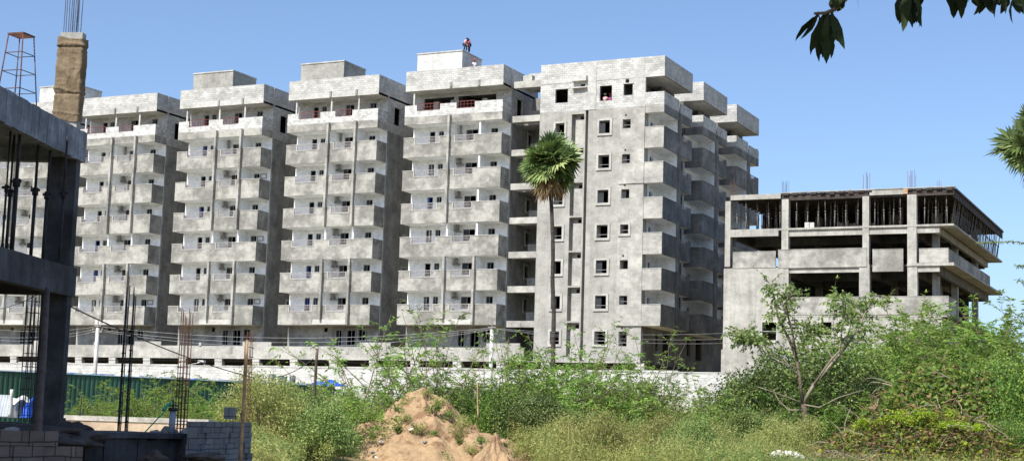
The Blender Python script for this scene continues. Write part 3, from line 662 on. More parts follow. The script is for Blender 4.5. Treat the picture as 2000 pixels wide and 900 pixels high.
for x, y, w_, h, n_, mt in ((-36.9, YR+0.1, 0.45, 1.9, 7, RUST), (-32.5, YR+0.1, 0.4, 1.5, 7, BSTEEL), (-26.05, YR+0.1, 0.45, 1.9, 6, RUST), (-22.6, YR+0.1, 0.6, 1.8, 7, RUST), (-20.7, YR+2.0, 0.3, 1.1, 4, RUST), (-20.8, 133.6, 0.3, 1.5, 3, RUST), (-24.2, YR+6, 0.5, 1.0, 3, BSTEEL), (-34.6, YR+10, 1.2, 1.2, 4, BSTEEL), (-29, YR+6, 2.5, 0.8, 5, RUST), (-27.5, YR+12, 3, 1.0, 5, BSTEEL), (-21.8, YR+9, 1.5, 0.9, 4, RUST)):
    bars(x, y, 20.0 if y < YR+1 else 20.3, w_, h, n_, mt)
# steel props under the deck
pm = MB(); H = 2.37; pm.tube([(0, 0, 0), (0, 0, H*0.55)], 0.042, 6); pm.tube([(0, 0, H*0.551), (0, 0, H)], 0.03, 6); pm.tube([(0, 0, H*0.52), (0, 0, H*0.58)], 0.065, 6); pm.box(-0.08, 0.08, -0.08, 0.08, 0, 0.02)
PM = pm.mesh('steel_prop', [PROP])
n_ = 0
zones = {'a': ('first, leftmost bay', -36.5, -32.7), 'b': ('second, widest bay', -31.7, -26.3), 'c': ('third, narrow bay', -25.3, -22.8), 'd': ('last bay before the open corner', -21.6, -19.4)}
for key, (nm, xa, xb) in zones.items():
    for row, y in enumerate((118.0, 119.3, 121.0, 123.0, 125.5)):
        x = xa+random.uniform(0, 0.4)
        while x < xb:
            lean = random.uniform(-0.035, 0.035)
            o = mkobj('steel_prop', PM, None, (x, y+random.uniform(-.25, .25), 17.605)); o.rotation_euler = (random.uniform(-.01, .01), lean, 0); o.scale = (1, 1, 0.985)
            tag(o, 'thin steel prop under the dark formwork deck, in the %s' % nm, 'steel prop', 'steel props in the %s of the unfinished building' % nm)
            x += random.uniform(0.6, 1.05)
for i, y in enumerate(np.arange(119.2, 144.3, 0.68)):
    o = mkobj('steel_prop', PM, None, (XE-0.45, y, 17.605)); o.rotation_euler = (0, 0.14+random.uniform(-.03, .03), 0); o.scale = (1, 1, 1.0)
    tag(o, 'leaning prop along the receding right edge of the formwork deck', 'steel prop', 'leaning props on the right edge of the unfinished building')
for i, (x, y, z, w_, h) in enumerate(((-30.6, 118.2, 17.6, 0.35, 0.5), (-30.2, 118.2, 17.6, 0.35, 0.48))):
    mb = MB(); mb.box(-w_/2, w_/2, -0.12, 0.12, 0, h); tag(mb.build('block_stack', CONCB, None, (x, y, z)), ['left', 'right'][i]+' one of two pale block stacks on the open upper floor', 'block stack')
for i in range(9):
    x = -29.0+i*0.36; mb = MB(); hh = random.uniform(0.7, 1.1); mb.box(-0.14, 0.14, -0.05, 0.05, 0, hh)
    tag(mb.build('plywood_board', [WOOD, CONC][i % 2], None, (x, 121.8+random.uniform(-.3, .3), 17.605)), 'board standing under the deck, in the sunlit heap behind the props', 'board', 'boards stacked on the upper floor')
# ------------------------------------------------------------------ dark unfinished frame at the left
O = at(115, 830, 30.0); ANG = 0.3739
ca, sa = math.cos(ANG), math.sin(ANG)
def L2W(x, y, z=0): return (O[0]+x*ca-y*sa, O[1]+x*sa+y*ca, z)
LF = thing('concrete_skeleton', (O[0], O[1], 0.9), 'dark two-storey concrete frame close by at the left, one column wrapped in burlap', 'building frame', None, ANG)
def lbuild(mb, name, mats, parent=None): mb.off = (0, 0, 0.9); return mb.build(name, mats, parent or LF)
Z1, Z2, Z3 = 4.42, 7.2, 10.6
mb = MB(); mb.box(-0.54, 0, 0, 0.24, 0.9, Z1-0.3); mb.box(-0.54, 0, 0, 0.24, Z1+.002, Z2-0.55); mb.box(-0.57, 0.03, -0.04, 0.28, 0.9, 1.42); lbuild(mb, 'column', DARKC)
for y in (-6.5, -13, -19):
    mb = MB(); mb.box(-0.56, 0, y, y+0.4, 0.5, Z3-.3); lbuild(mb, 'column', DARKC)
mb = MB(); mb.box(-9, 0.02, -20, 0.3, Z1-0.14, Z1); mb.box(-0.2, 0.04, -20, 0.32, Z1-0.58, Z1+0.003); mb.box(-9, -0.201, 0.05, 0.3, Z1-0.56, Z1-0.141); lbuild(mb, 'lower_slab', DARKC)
mb = MB(); mb.box(-9, 0.03, -20, 0.34, Z2-0.14, Z2)
y = -20.0
while y < 0.36:                                        # board-marked beam face
    dy = random.uniform(0.12, 0.4); mb.box(-0.12, 0.04+random.uniform(0, .02), y, min(y+dy, 0.36), Z2-0.6+random.uniform(-.015, .015), Z2+random.uniform(0.003, .02)); y += dy
mb.box(-9, -0.121, 0.05, 0.3, Z2-0.62, Z2-0.141)
for yy in np.arange(-19, 0, 1.1): mb.box(-9, -0.13, yy, yy+0.1, Z2-0.3, Z2-0.141)
mb.box(-9, -0.13, -19, 0.1, Z2-0.34, Z2-0.301)
BEAMM = plaster('board_marked_concrete', 0.18, 0.27, 0.42, 0.85, (0.88, 0.98, 1.16), 1.6, (7, 7, 0.25))
lbuild(mb, 'upper_slab', BEAMM)
mb = MB(); mb.box(-9, 1.0, -20, -6.3, Z3-0.14, Z3); mb.box(0.8, 1.02, -20, -6.3, Z3-0.6, Z3+.003); lbuild(mb, 'added_shade_slab', DARKC)  # unseen slab, added to throw shade over the foreground masonry
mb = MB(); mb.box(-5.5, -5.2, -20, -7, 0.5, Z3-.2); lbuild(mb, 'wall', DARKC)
# upper column and burlap
mb = MB(); mb.box(-0.52, -0.06, 0.02, 0.24, Z2+0.021, 9.25); uc = lbuild(mb, 'upper_column', CONC)
def burlap():
    nu, nv = 110, 130; V = np.zeros((nv, nu, 3)); zs = np.linspace(7.42, 9.12, nv)
    per = [(-0.54, 0.25), (-0.54, 0.0), (-0.04, 0.0), (-0.04, 0.26), (-0.54, 0.26)]
    ln = [0.25, 0.5, 0.26, 0.5]; tot = sum(ln)
    for j in range(nv):
        for i in range(nu):
            s_ = tot*i/(nu-1); k = 0
            while k < 3 and s_ > ln[k]: s_ -= ln[k]; k += 1
            f = min(s_/ln[k], 1); a, b_ = per[k], per[k+1]
            x, y = a[0]+(b_[0]-a[0])*f, a[1]+(b_[1]-a[1])*f
            z = zs[j]; ss = tot*i/(nu-1)
            q3 = Vector((ss*4.5+0.5*math.sin(z*5), z*2.2+ss*1.5, 3.1)); w1 = abs(mathutils.noise.noise(q3))*1.5-0.4; w2 = abs(mathutils.noise.noise(Vector((ss*4, z*9, 8))))*1.2-0.3; w3 = mathutils.noise.noise(Vector((ss*26, z*14, 1)))
            tie = math.exp(-((z-8.02-0.05*math.sin(6*ss))/0.03)**2)+math.exp(-((z-8.98+.02*math.sin(9*ss))/0.04)**2)+0.7*math.exp(-((z-7.62+.12*ss)/0.025)**2)
            bulge = -0.028*w1-0.012*w2+0.003*w3+0.028*tie*(0.6+0.6*w3)-0.022*math.exp(-((z-7.96)/0.025)**2)-0.02*math.exp(-((z-8.93)/0.025)**2)
            nx, ny = [(-1, 0), (0, -1), (1, 0), (0, 1)][k]
            V[j, i] = (x+nx*(0.02+bulge), y+ny*(0.02+bulge), z+0.035*math.sin(7*ss)*(1 if j in (0, nv-1) else 0)-0.9)
    return grid_mesh('burlap_wrap', V.reshape(-1, 3), nu, nv, [BURLAP])
m, n, b = newmat('burlap'); v = mapping(n, (1, 1, 1))
c = ramp(n, noise(n, v, 3, 6, 0.6), [(0.38, (0.15, 0.11, 0.065)), (0.62, (0.24, 0.185, 0.12))]); n.links.new(c, b.inputs['Base Color']); bump(n, b, noise(n, mapping(n, (1, 1, 0.4)), 14, 5, 0.7), 0.9, 0.04)
BURLAP = m
bo = mkobj('burlap_wrap', burlap(), LF); bo.parent = uc; bo.matrix_parent_inverse = Matrix.Identity(4); bo['label'] = 'brown burlap cloth tied round the column'
mb = MB()
for i in range(9):
    x = -0.47+0.043*i+random.uniform(-.01, .01)
    for y in ((0.06, 0.2) if i % 2 else (0.07,)): mb.tube([(x, y, 9.2), (x+random.uniform(-.02, .02), y, 10.6)], 0.009, 5)
lbuild(mb, 'starter_bars', BSTEEL, uc)
# props under the upper slab
def lprop(x, y, z0, z1, lean=0.0, label='', r=0.032, mat=DPROP, nm='steel_prop', grp='dark steel props under the upper slab of the near frame'):
    mb = MB(); h = z1-z0
    mb.tube([(0, 0, 0), (lean*0.5, 0, h*0.52)], r, 8); mb.tube([(lean*0.5, 0, h*0.521), (lean, 0, h)], r*0.75, 8)
    mb.tube([(lean*.48, 0, h*0.5), (lean*.56, 0, h*0.56)], r*1.7, 8); mb.box(lean*.53-0.11, lean*.53+0.11, -0.012, 0.012, h*0.53, h*0.55); mb.box(-0.07, 0.07, -0.07, 0.07, 0, 0.012)
    tag(mb.build(nm, mat, None, (x, y, z0)), label, 'steel prop', grp)
for (u, ut, d, r, lb) in ((3, 6, 28.6, 0.022, 'black steel prop at the very left edge of the photo under the dark slab'), (11, 16, 29.2, 0.03, 'black steel prop second from the left edge, under the dark slab'), (22, 31, 27.8, 0.042, 'thick black steel prop, third from the left edge, under the dark slab'),
                        (60, 67, 28.9, 0.034, 'black steel prop midway between left edge and dark column'), (84, 93, 29.4, 0.034, 'black steel prop just left of the dark column'), (116, 124, 29.2, 0.028, 'thin black steel prop in front of the dark column')):
    p = at(u, 500, d); lprop(p[0], p[1], Z1+0.004, Z2-0.35, 0.0, lb, r)
# iron platform ladder on the slab
p = at(33, 190, 28.6); SL = thing('platform_ladder', (p[0], p[1], Z2+0.02), 'open iron stand with slatted top and red and blue legs, standing on the dark slab', 'ladder stand', None, ANG-0.25)
H = 1.36; base = [(-0.26, -0.27), (0.26, -0.27), (0.26, 0.27), (-0.26, 0.27)]; topc = [(x*0.62, y*0.62) for x, y in base]
for i in range(4):
    mb = MB(); mb.tube([(*base[i], 0), (*topc[i], H)], 0.012, 6); mb.build('leg', RUST if i in (0, 1) else BSTEEL, SL)
for k, f in enumerate((0.22, 0.48, 0.74)):
    for i in range(4):
        a, c_ = base[i], base[(i+1) % 4]; q = 1-0.38*f; mb = MB(); mb.tube([(a[0]*q, a[1]*q, H*f), (c_[0]*q, c_[1]*q, H*f)], 0.009, 5); mb.build('rung', RUST if i == 0 else BSTEEL, SL)
mb = MB()
for i in range(8): y = -0.165+i*0.047; mb.box(-0.165, 0.165, y-0.008, y+0.008, H, H+0.02)
mb.box(-0.18, -0.165, -0.18, 0.18, H, H+0.03); mb.box(0.165, 0.18, -0.18, 0.18, H, H+0.03); mb.box(-0.165, 0.165, -0.18, -0.17, H, H+.03); mb.box(-0.165, 0.165, 0.17, 0.18, H, H+.03)
mb.build('platform', RUST, SL)
# rebar cages
def cage(u, v, d, w_, h, nx, label, step=0.2, r=0.011, taper=0.0, dense=0.55, mat=RUST, ny=2):
    yo = 0.1 if w_ > 0.1 else 0.04
    p = at(u, v, d); mb = MB(); dx = []
    for i in range(nx):
        for j in range(ny):
            x = -w_/2+w_*i/max(nx-1, 1); y = (-1+2*j)*yo
            q = (x*(1-taper), y); mb.tube([(x, y, -0.1), (q[0]+random.uniform(-.02, .02), q[1], h*random.uniform(0.9, 1.0))], r, 5)
    z = 0.05
    while z < h*dense:
        q = 1-taper*z/h; a = w_/2*q+0.01
        c_ = yo+0.01
        for P, Q in (((-a, -c_), (a, -c_)), ((a, -c_), (a, c_)), ((a, c_), (-a, c_)), ((-a, c_), (-a, -c_))): mb.tube([(*P, z), (*Q, z+random.uniform(-.02, .02))], 0.008, 4, 0, False)
        z += step*random.uniform(.8, 1.2)
    o = mb.build('rebar_cage', mat, None, tuple(p)); o.rotation_euler = (0, 0, 0.4)
    tag(o, label, 'rebar cage', 'rebar cages standing on the site')
cage(50, 815, 33, 0.24, 2.9, 3, 'dark rebar cage between the left edge and the lower dark column', 0.27, 0.012, 0.25, 0.95, DPROP)
cage(232, 848, 29, 0.03, 2.9, 2, 'slender dark rebar cage, left strand of the tall pair right of the dark column', 0.2, 0.011, 0, 0.7, DPROP)
cage(246, 846, 30, 0.03, 3.0, 2, 'slender dark rebar cage, right strand of the tall pair right of the dark column', 0.2, 0.011, 0, 0.7, DPROP)
cage(352, 840, 31, 0.2, 2.55, 4, 'rusty rebar cage beside the grey pipe stub', 0.12, 0.009, 0, 0.55, RUST)
cage(479, 825, 37, 0.15, 2.35, 3, 'thin rusty rebar cage just behind the pale wooden pole', 0.2, 0.009, 0, 0.9, RUST)
# foreground masonry
def blockrow(name, u0, u1, d0, d1, z0, z1, mat, label, cat, th=0.2, rough=True):
    a = at(u0, 850, d0); c_ = at(u1, 850, d1); L = math.hypot(c_[0]-a[0], c_[1]-a[1]); an = math.atan2(c_[1]-a[1], c_[0]-a[0])
    mb = MB(); z = z0; r_ = 0
    while z < z1-0.05:
        x = -0.2*(r_ % 2); 
        while x < L:
            x1 = min(x+0.4, L); x0 = max(x, 0)
            if x1-x0 > 0.06 and not (rough and z+0.2 > z1-0.05 and random.random() < 0.18):
                j = random.uniform(-.03, .03); mb.box(x0+0.004, x1-0.004, j, th+j, z+0.004, z+0.196)
            x += 0.4
        z += 0.2; r_ += 1
    mb.box(0.01, L-0.01, 0.03, th-0.03, z0, z1-0.21)
    mb.off = (0, 0, z0); o = mb.build(name, mat, None, (a[0], a[1], z0)); o.rotation_euler = (0, 0, an)
    return tag(o, label, cat)
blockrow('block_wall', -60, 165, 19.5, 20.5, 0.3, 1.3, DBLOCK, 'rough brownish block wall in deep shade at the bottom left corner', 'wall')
blockrow('block_wall', 388, 492, 26.5, 30, 0.65, 1.5, GBLOCK, 'short blue-grey block wall left of the pale wooden pole', 'wall')
p = at(449, 816, 28.8); mb = MB(); mb.box(-0.09, 0.09, -0.1, 0.1, 0, 0.22); o = mb.build('concrete_block', GBLOCK, None, (p[0], p[1], 1.5)); o.rotation_euler = (0, 0, 0.3); tag(o, 'single upright block on the short blue-grey block wall', 'block')
# rough pile cap, plinth, rubble
def rock(name, loc, sx, sy, sz, mat, label, cat, seed=0, rz=0, grp=None):
    import mathutils
    me = bpy.data.meshes.new(name); import bmesh; bm = bmesh.new(); bmesh.ops.create_icosphere(bm, subdivisions=4, radius=1)
    for v in bm.verts:
        q = mathutils.noise.noise(v.co*1.3+Vector((seed, 0, 0)))*0.45+mathutils.noise.noise(v.co*3+Vector((seed, 5, 0)))*0.2
        q += mathutils.noise.noise(v.co*9+Vector((seed, 2, 0)))*0.07; v.co = v.co*(1+q); v.co = Vector((v.co.x*sx, v.co.y*sy, v.co.z*sz))
    bm.to_mesh(me); bm.free(); me.materials.append(mat); me.polygons.foreach_set('use_smooth', [True]*len(me.polygons))
    o = mkobj(name, me, None, loc); o.rotation_euler = (0, 0, rz); return tag(o, label, cat, grp)
a = at(168, 850, 25.5); b2 = at(372, 850, 27.5); L = math.hypot(b2[0]-a[0], b2[1]-a[1]); mb = MB()
x = 0
while x < L:
    w_ = random.uniform(0.12, 0.35); j = random.uniform(-.02, .03); mb.box(x, min(x+w_, L)-0.005, j, 1.8, 0.2, 1.12+random.uniform(-.03, .03)); x += w_
mb.box(-0.1, L+0.1, -0.08, 2.0, 1.13, 1.22); mb.box(L-0.25, L+0.05, -0.15, 0.2, 0.2, 1.16)
mb.off = (0, 0, 0.3); o = mb.build('concrete_footing', DARKC, None, (a[0], a[1], 0.3)); o.rotation_euler = (0, 0, math.atan2(b2[1]-a[1], b2[0]-a[0])); tag(o, 'long rough-cast dark footing between the block wall and the grey pipe', 'footing')
SOIL = simple('dark_soil', (0.07, 0.06, 0.055), 0.95, 0.4, 3)
for i, (u, v, d, sx, sy, sz, mt, lb) in enumerate(((40, 850, 25, 1.6, 1.0, 0.2, SOIL, 'dark earth heap behind the brownish block wall at the bottom left'), (138, 846, 28.2, 0.42, 0.4, 0.2, SOIL, 'dark soil pile at the foot of the dark column, right side'),
      (303, 850, 28.6, 0.16, 0.2, 0.09, STONE, 'grey lump left of the pipe stub'), (327, 846, 28.4, 0.17, 0.2, 0.12, STONE, 'grey lump at the foot of the pipe stub'), (372, 852, 28.5, 0.22, 0.2, 0.17, STONE, 'dark boulder right of the pipe stub by the rebar cage'),
      (400, 893, 26.5, 0.7, 0.3, 0.09, SOIL, 'low dirt heap below the blue-grey block wall'), (20, 842, 20, 0.15, 0.12, 0.05, STONE, 'pale stone lying on the brownish block wall'), (1538, 893, 50, 0.5, 0.4, 0.22, STONEW, 'white rock at the bottom edge left of the creeper heap'),
      (300, 900, 24.8, 0.2, 0.2, 0.14, SOIL, 'dark round clod at the bottom edge below the footing'))):
    p = at(u, v, d); rock('stone' if mt in (STONE, STONEW) else 'earth_heap', tuple(p), sx, sy, sz, mt, lb, 'stone' if mt in (STONE, STONEW) else 'earth heap', i*3.7, i)
a = at(118, 815, 44); b2 = at(405, 818, 43); L = math.hypot(b2[0]-a[0], b2[1]-a[1]); mb = MB(); mb.box(0, L, 0, 0.3, 0.4, 1.28); mb.box(-0.05, L+.05, -0.03, 0.33, 1.281, 1.42, 1)
mb.off = (0, 0, 0.4); o = mb.build('plinth_wall', [ORANGE, plaster('plinth_top', 0.35, 0.48, 0.6, 0.2, (1, 0.95, 0.85), 2)], None, (a[0], a[1], 0.4)); o.rotation_euler = (0, 0, math.atan2(b2[1]-a[1], b2[0]-a[0])); tag(o, 'low orange-dusted plinth wall in the sun before the feathery bushes', 'wall')
# grey pipe stub with rope
p = at(335, 846, 28.2); mb = MB(); mb.tube([(0, 0, -0.1), (0, 0, 0.42)], 0.06, 12); mb.tube([(0, 0, 0.42), (0, 0, 0.48)], 0.085, 12, 1); mb.tube([(0, 0, 0.48), (0, 0, 0.6)], 0.02, 6, 1); mb.box(-.1, .1, -.02, .02, .5, .53, 1)
tag(mb.build('pipe_stub', [PVC, BLACKP], None, tuple(p)), 'upright grey pipe stub with black cap before the rusty rebar cage', 'pipe')
mb = MB(); q = [at(333, 786, 28.2), at(318, 806, 28.0), at(300, 825, 27.9), at(282, 844, 27.8)]; mb.tube(q, 0.012, 5); mb.tube([at(333, 786, 28.2), at(326, 792, 28.1), at(319, 800, 28)], 0.03, 5)
tag(mb.build('rope', ROPE), 'green rope stretched down from the grey pipe stub', 'rope')
# poles
def pole(u, v, d, ut, vt, r0_, r1_, mat, label, name='wooden_pole', cat='pole', grp=None, dt=None):
    a = at(u, v, d); c_ = at(ut, vt, dt or d); n_ = 7; pts = []
    for i in range(n_):
        f = i/(n_-1); q = a+(c_-a)*f; j = 0.25*r0_*(0 if i in (0, n_-1) else 1)
        pts.append(tuple(q-a+np.array([random.uniform(-j, j), 0, 0])))
    mb = MB(); mb.tube(pts, [r0_+(r1_-r0_)*i/(n_-1) for i in range(n_)], 8)
    return tag(mb.build(name, mat, None, tuple(a)), label, cat, grp)
pole(469, 905, 27, 483, 664, 0.034, 0.027, WOOD, 'pale crooked wooden pole standing in front of the short block wall')
pole(611, 826, 50, 620, 680, 0.06, 0.045, DWOOD, 'brown wooden pole with a knot, standing among bushes left of the dirt mound')
pole(70, 905, 20.8, 92, 566, 0.058, 0.05, DWOOD, 'dark wooden pole leaning against the front of the dark column', dt=27.5)
pole(934, 818, 57, 932, 745, 0.035, 0.025, WOOD, 'short orange-brown stake in the bushes right of the dirt mound', 'stake', 'stake')
pole(156, 812, 40, 160, 770, 0.012, 0.01, DPROP, 'thin dark rod standing before the green sheet fence', 'rod', 'rod')
def epole(u, v, d, ht, label, arms=True):
    a = at(u, v, d); z0 = float(zg(a[0], a[1])); PO = thing('utility_pole', (a[0], a[1], z0), label, 'utility pole', 'utility poles'); top = at(u, v, d)[2]
    mb = MB(); mb.tube([(0, 0, 0), (0, 0, top-z0)], [0.13, 0.1], 8); mb.build('pole', POLEC, PO)
    mb = MB(); h = top-z0; mb.box(-0.35, 0.35, -0.03, 0.03, h-0.25, h-0.18); mb.box(-0.02, 0.02, -.02, .02, h, h+0.4); mb.box(-0.25, 0.25, -0.03, 0.03, h+0.1, h+0.15)
    for x in (-0.33, 0, 0.33): mb.tube([(x, 0, h-0.18), (x, 0, h-0.02)], 0.04, 6)
    mb.build('crossarm', DUCT, PO); return PO
epole(961, 643, 82, 6, 'white utility pole in front of the compound wall, left of the palm')
epole(191, 640, 86, 6, 'pale utility pole above the green fence, just right of the dark column')
def wire(P, sag, r, mat, label, name='overhead_wire'):
    a, c_ = np.array(P[0]), np.array(P[1]); pts = []
    for i in range(15): f = i/14; q = a+(c_-a)*f; q[2] -= sag*4*f*(1-f); pts.append(q-a)
    mb = MB(); mb.tube([tuple(q) for q in pts], r, 4); tag(mb.build(name, mat, None, tuple(a)), label, 'wire', 'overhead wires and cables')
A1 = lambda dv, du=0: at(961+du, 640+dv, 82); A0 = lambda dv: at(191, 640+dv, 86)
wire((A0(-3), A1(0, -6)), 0.6, 0.009, WIREL, 'uppermost of the three wires between the two utility poles')
wire((A0(3), A1(1, 0)), 0.75, 0.009, WIREL, 'middle of the three wires between the two utility poles')
wire((A0(5), A1(2, 6)), 0.95, 0.009, WIREL, 'lowest of the three wires between the two utility poles')
for k, (v2, lb) in enumerate(((648, 'uppermost'), (660, 'middle'), (668, 'lowest'))):
    wire((A1(k, -6+6*k), at(1462, v2, 88)), 0.25+0.05*k, 0.009, WIREL, lb+' of the three wires from the white pole to the right-hand building')
for k, (v2, lb) in enumerate(((636, 'uppermost'), (652, 'middle'), (657, 'lowest'))):
    wire((at(-60, v2, 84), A0(-3+4*k)), 0.3+0.05*k, 0.009, WIREL, lb+' of the three wires running left from the pole by the dark column')
wire((at(137, 598, 30), at(480, 733, 46)), 0.12, 0.016, WIRE, 'thick black cable sloping down from the dark frame', 'black_cable')
wire((at(480, 733, 46), at(612, 700, 50)), 0.3, 0.012, WIRE, 'black cable from the pale pole to the brown wooden pole', 'black_cable')
wire((at(0, 603, 36), at(92, 565, 28)), 0.05, 0.008, WIRE, 'thin dark cable crossing under the lower dark beam', 'black_cable')
# small lamp on an arm above the fence
mb = MB(); mb.tube([(0, 0, 0), (-0.9, 0, -0.15), (-1.6, 0, -0.35)], 0.02, 6); mb.tube([(0, 0, 0), (0.8, 0, -0.5), (1.3, 0, -1.0)], 0.015, 5); mb.box(-0.18, 0.18, -0.1, 0.1, -0.02, 0.1, 1)
tag(mb.build('lamp_arm', [WIREL, BOXW], None, tuple(at(394, 707, 78))), 'small white lamp on a bent arm, above the green fence', 'lamp')
# green sheet fence
a = at(-60, 719, 60.5); b2 = at(655, 752, 72.5); L = math.hypot(b2[0]-a[0], b2[1]-a[1]); an = math.atan2(b2[1]-a[1], b2[0]-a[0])
SF = thing('sheet_fence', (a[0], a[1], 0.6), 'dark green corrugated sheet fence with a pale blue top edge', 'fence', None, an)
K = int(L/0.07); xs = np.linspace(0, L, K); prof = 0.035*(((np.arange(K) % 3) == 0)).astype(float)
V = np.zeros((2, K, 3)); V[:, :, 0] = xs; V[:, :, 1] = prof; V[0, :, 2] = 0; V[1, :, 2] = 2.45
x0 = 0
o = mkobj('sheet_panel', grid_mesh('sheet_panel', V.reshape(-1, 3), K, 2, [GREENS], False), SF)
mb = MB(); x = 0
while x < L: w_ = random.uniform(0.25, 0.5); mb.box(x, min(x+w_, L), -0.03, 0.07, 2.44, 2.5+random.uniform(-.03, .03)); x += w_
mb.build('top_cap', BLUES, SF)
mb = MB()
for x in np.arange(0.5, L, 2.4): mb.box(x, x+0.05, 0.05, 0.1, 0, 2.43)
mb.build('fence_post', DPROP, SF)
for i, (u, wd) in enumerate(((531, 0.36), (549, 0.3), (556, 0.24), (571, 0.3))):
    p = at(u, 746, 71.5); mb = MB(); r = wd/2; mb.tube([(0, 0, 0), (0, 0, 0.05), (0, 0, wd*1.05)], [r*.9, r, r*0.95], 12); mb.tube([(0, 0, wd*1.05), (0, 0, wd*1.15)], [r*0.95, r*0.5], 12)
    z = at(u, 747, 71.5)[2]
    if False: pass
    lbls = ['dark drum on a ledge above the green fence, largest and leftmost', 'second dark drum from the left above the green fence', 'smallest dark drum above the green fence', 'rightmost dark drum above the green fence']
    tag(mb.build('drum', simple('drum_%d' % i, (0.1, 0.13, 0.14), 0.5) if i == 0 else bpy.data.materials['drum_0'], None, (p[0], p[1], z)), lbls[i], 'drum', 'drums above the green fence')
a = at(522, 748, 71.6); mb = MB(); mb.box(0, 1.6, -0.2, 0.25, -0.06, 0); mb.box(0.1, 0.16, 0, 0.06, -2.3, -0.06); mb.box(1.4, 1.46, 0, 0.06, -2.3, -0.06); o = mb.build('shelf_stand', DPROP, None, (a[0], a[1], a[2]-0.0)); o.rotation_euler = (0, 0, an); tag(o, 'narrow stand behind the green fence carrying the dark drums', 'stand')
def sheetpile(name, u, v, d, sx, sy, sz, mat, label, cat):
    nu, nv = 24, 14; V = np.zeros((nv, nu, 3))
    for j in range(nv):
        for i in range(nu):
            f, g_ = i/(nu-1)*2-1, j/(nv-1)*2-1; h = max(0, 1-abs(f)**3)*max(0, 1-g_**2)**0.5
            V[j, i] = (f*sx, g_*sy, sz*h*(0.8+0.2*math.sin(6*f+2*g_)+0.08*math.sin(17*f)))
    p = at(u, v, d); o = mkobj(name, grid_mesh(name, V.reshape(-1, 3), nu, nv, [mat]), None, (p[0], p[1], p[2])); tag(o, label, cat); return o
sheetpile('tarpaulin', 640, 753, 66, 0.75, 0.5, 0.28, TARP, 'bright blue tarpaulin bundle at the right end of the green fence', 'tarpaulin')
sheetpile('tarpaulin', 60, 815, 46, 0.16, 0.3, 0.6, TARP, 'blue tarpaulin beside the dark column at the left', 'tarpaulin')
sheetpile('tarpaulin', 34, 815, 47, 0.5, 0.5, 0.55, TARPD, 'dark sheet heap between corrugated sheets and blue tarpaulin', 'tarpaulin')
sheetpile('tarpaulin', 40, 790, 49, 0.45, 0.4, 0.3, BOXW, 'white sheet behind the dark heap at the left', 'tarpaulin')
p = at(-5, 812, 44); K = 40; V = np.zeros((2, K, 3)); V[:, :, 0] = np.linspace(-0.5, 0.42, K); V[:, :, 1] = 0.03*np.sin(np.arange(K)*1.4); V[1, :, 2] = 0.62; V[1, :, 1] += 0.12
tag(mkobj('corrugated_sheet', grid_mesh('corrugated_sheet', V.reshape(-1, 3), K, 2, [GALV]), None, tuple(p)), 'grey corrugated sheet leaning at the far left edge', 'metal sheet')
pole(20, 815, 42, 23, 760, 0.05, 0.045, POLEC, 'short pale post beside the grey corrugated sheet', 'post', 'post')
# ------------------------------------------------------------------ dirt mounds
import mathutils
DIRT = simple('sandy_dirt', (0.41, 0.285, 0.165), 0.95, 0.18, 2.5, 0, 0.1, (0.27, 0.165, 0.095), 0.56)
nn = DIRT.node_tree; bb = [x for x in nn.nodes if x.type == 'BSDF_PRINCIPLED'][0]; bump(nn, bb, noise(nn, mapping(nn, (1, 1, 1)), 6, 8, 0.75), 0.9, 0.12)
def mound(u, v, d, R, H, label, seed, sx=1.0, peak=(0, 0)):
    p = gp(u, d); nu, nv = 190, 110; V = np.zeros((nv, nu, 3))
    for j in range(nv):
        for i in range(nu):
            th = 2*math.pi*i/(nu-1); q = (j/(nv-1)); rr = R*q*(1+0.16*math.sin(th*2+seed)+0.08*math.sin(5*th+seed))
            x, y = rr*math.cos(th)*sx+peak[0]*(1-q), rr*math.sin(th)+peak[1]*(1-q)
            base = max(0, 1-q)**1.18*H*(1-0.10*math.exp(-((q-0.35)/0.12)**2)*(1+math.sin(th*3+seed)))
            vv = Vector((x*0.9, y*0.9, seed)); ns = mathutils.noise.fractal(vv, 0.9, 2.1, 5)*0.24+mathutils.noise.fractal(vv*4, 0.7, 2, 5)*0.10
            gl = math.sin(th*13+math.sin(q*9)*1.2+seed)*0.05*math.sin(math.pi*q)
            V[j, i] = (x, y, base+(ns+gl)*min(1, q*6+0.15)*(1.0 if q < 0.93 else (1-q)/0.07)-0.12*q)
    o = mkobj('dirt_mound', grid_mesh('dirt_mound', V.reshape(-1, 3), nu, nv, [DIRT]), None, (p[0], p[1], p[2]-0.1)); tag(o, label, 'dirt mound', 'dirt mounds'); return o
M1 = mound(828, 890, 59.5, 4.8, 2.95, 'large pointed sandy dirt mound at the bottom centre', 1.3, 1.0, (-0.1, 0))
M2 = mound(968, 890, 55.6, 1.3, 1.3, 'small sandy dirt mound at the right foot of the large one', 4.1)
for i, (u, v, d) in enumerate(((728, 883, 56.6), (735, 893, 56.6), (830, 862, 56.9), (803, 838, 57.2), (870, 893, 56.4), (745, 862, 57.3))):
    p = at(u, v, d); rock('stone', tuple(p), 0.09, 0.07, 0.05, STONEW if i % 2 else STONE, ['grey', 'white', 'grey', 'white', 'tiny grey', 'tiny white'][i]+' pebble on the sandy mound, '+['lowest left', 'below the grey one at lower left', 'near the middle', 'just below the middle plants', 'at the foot', 'on the left slope'][i], 'stone', i+20)
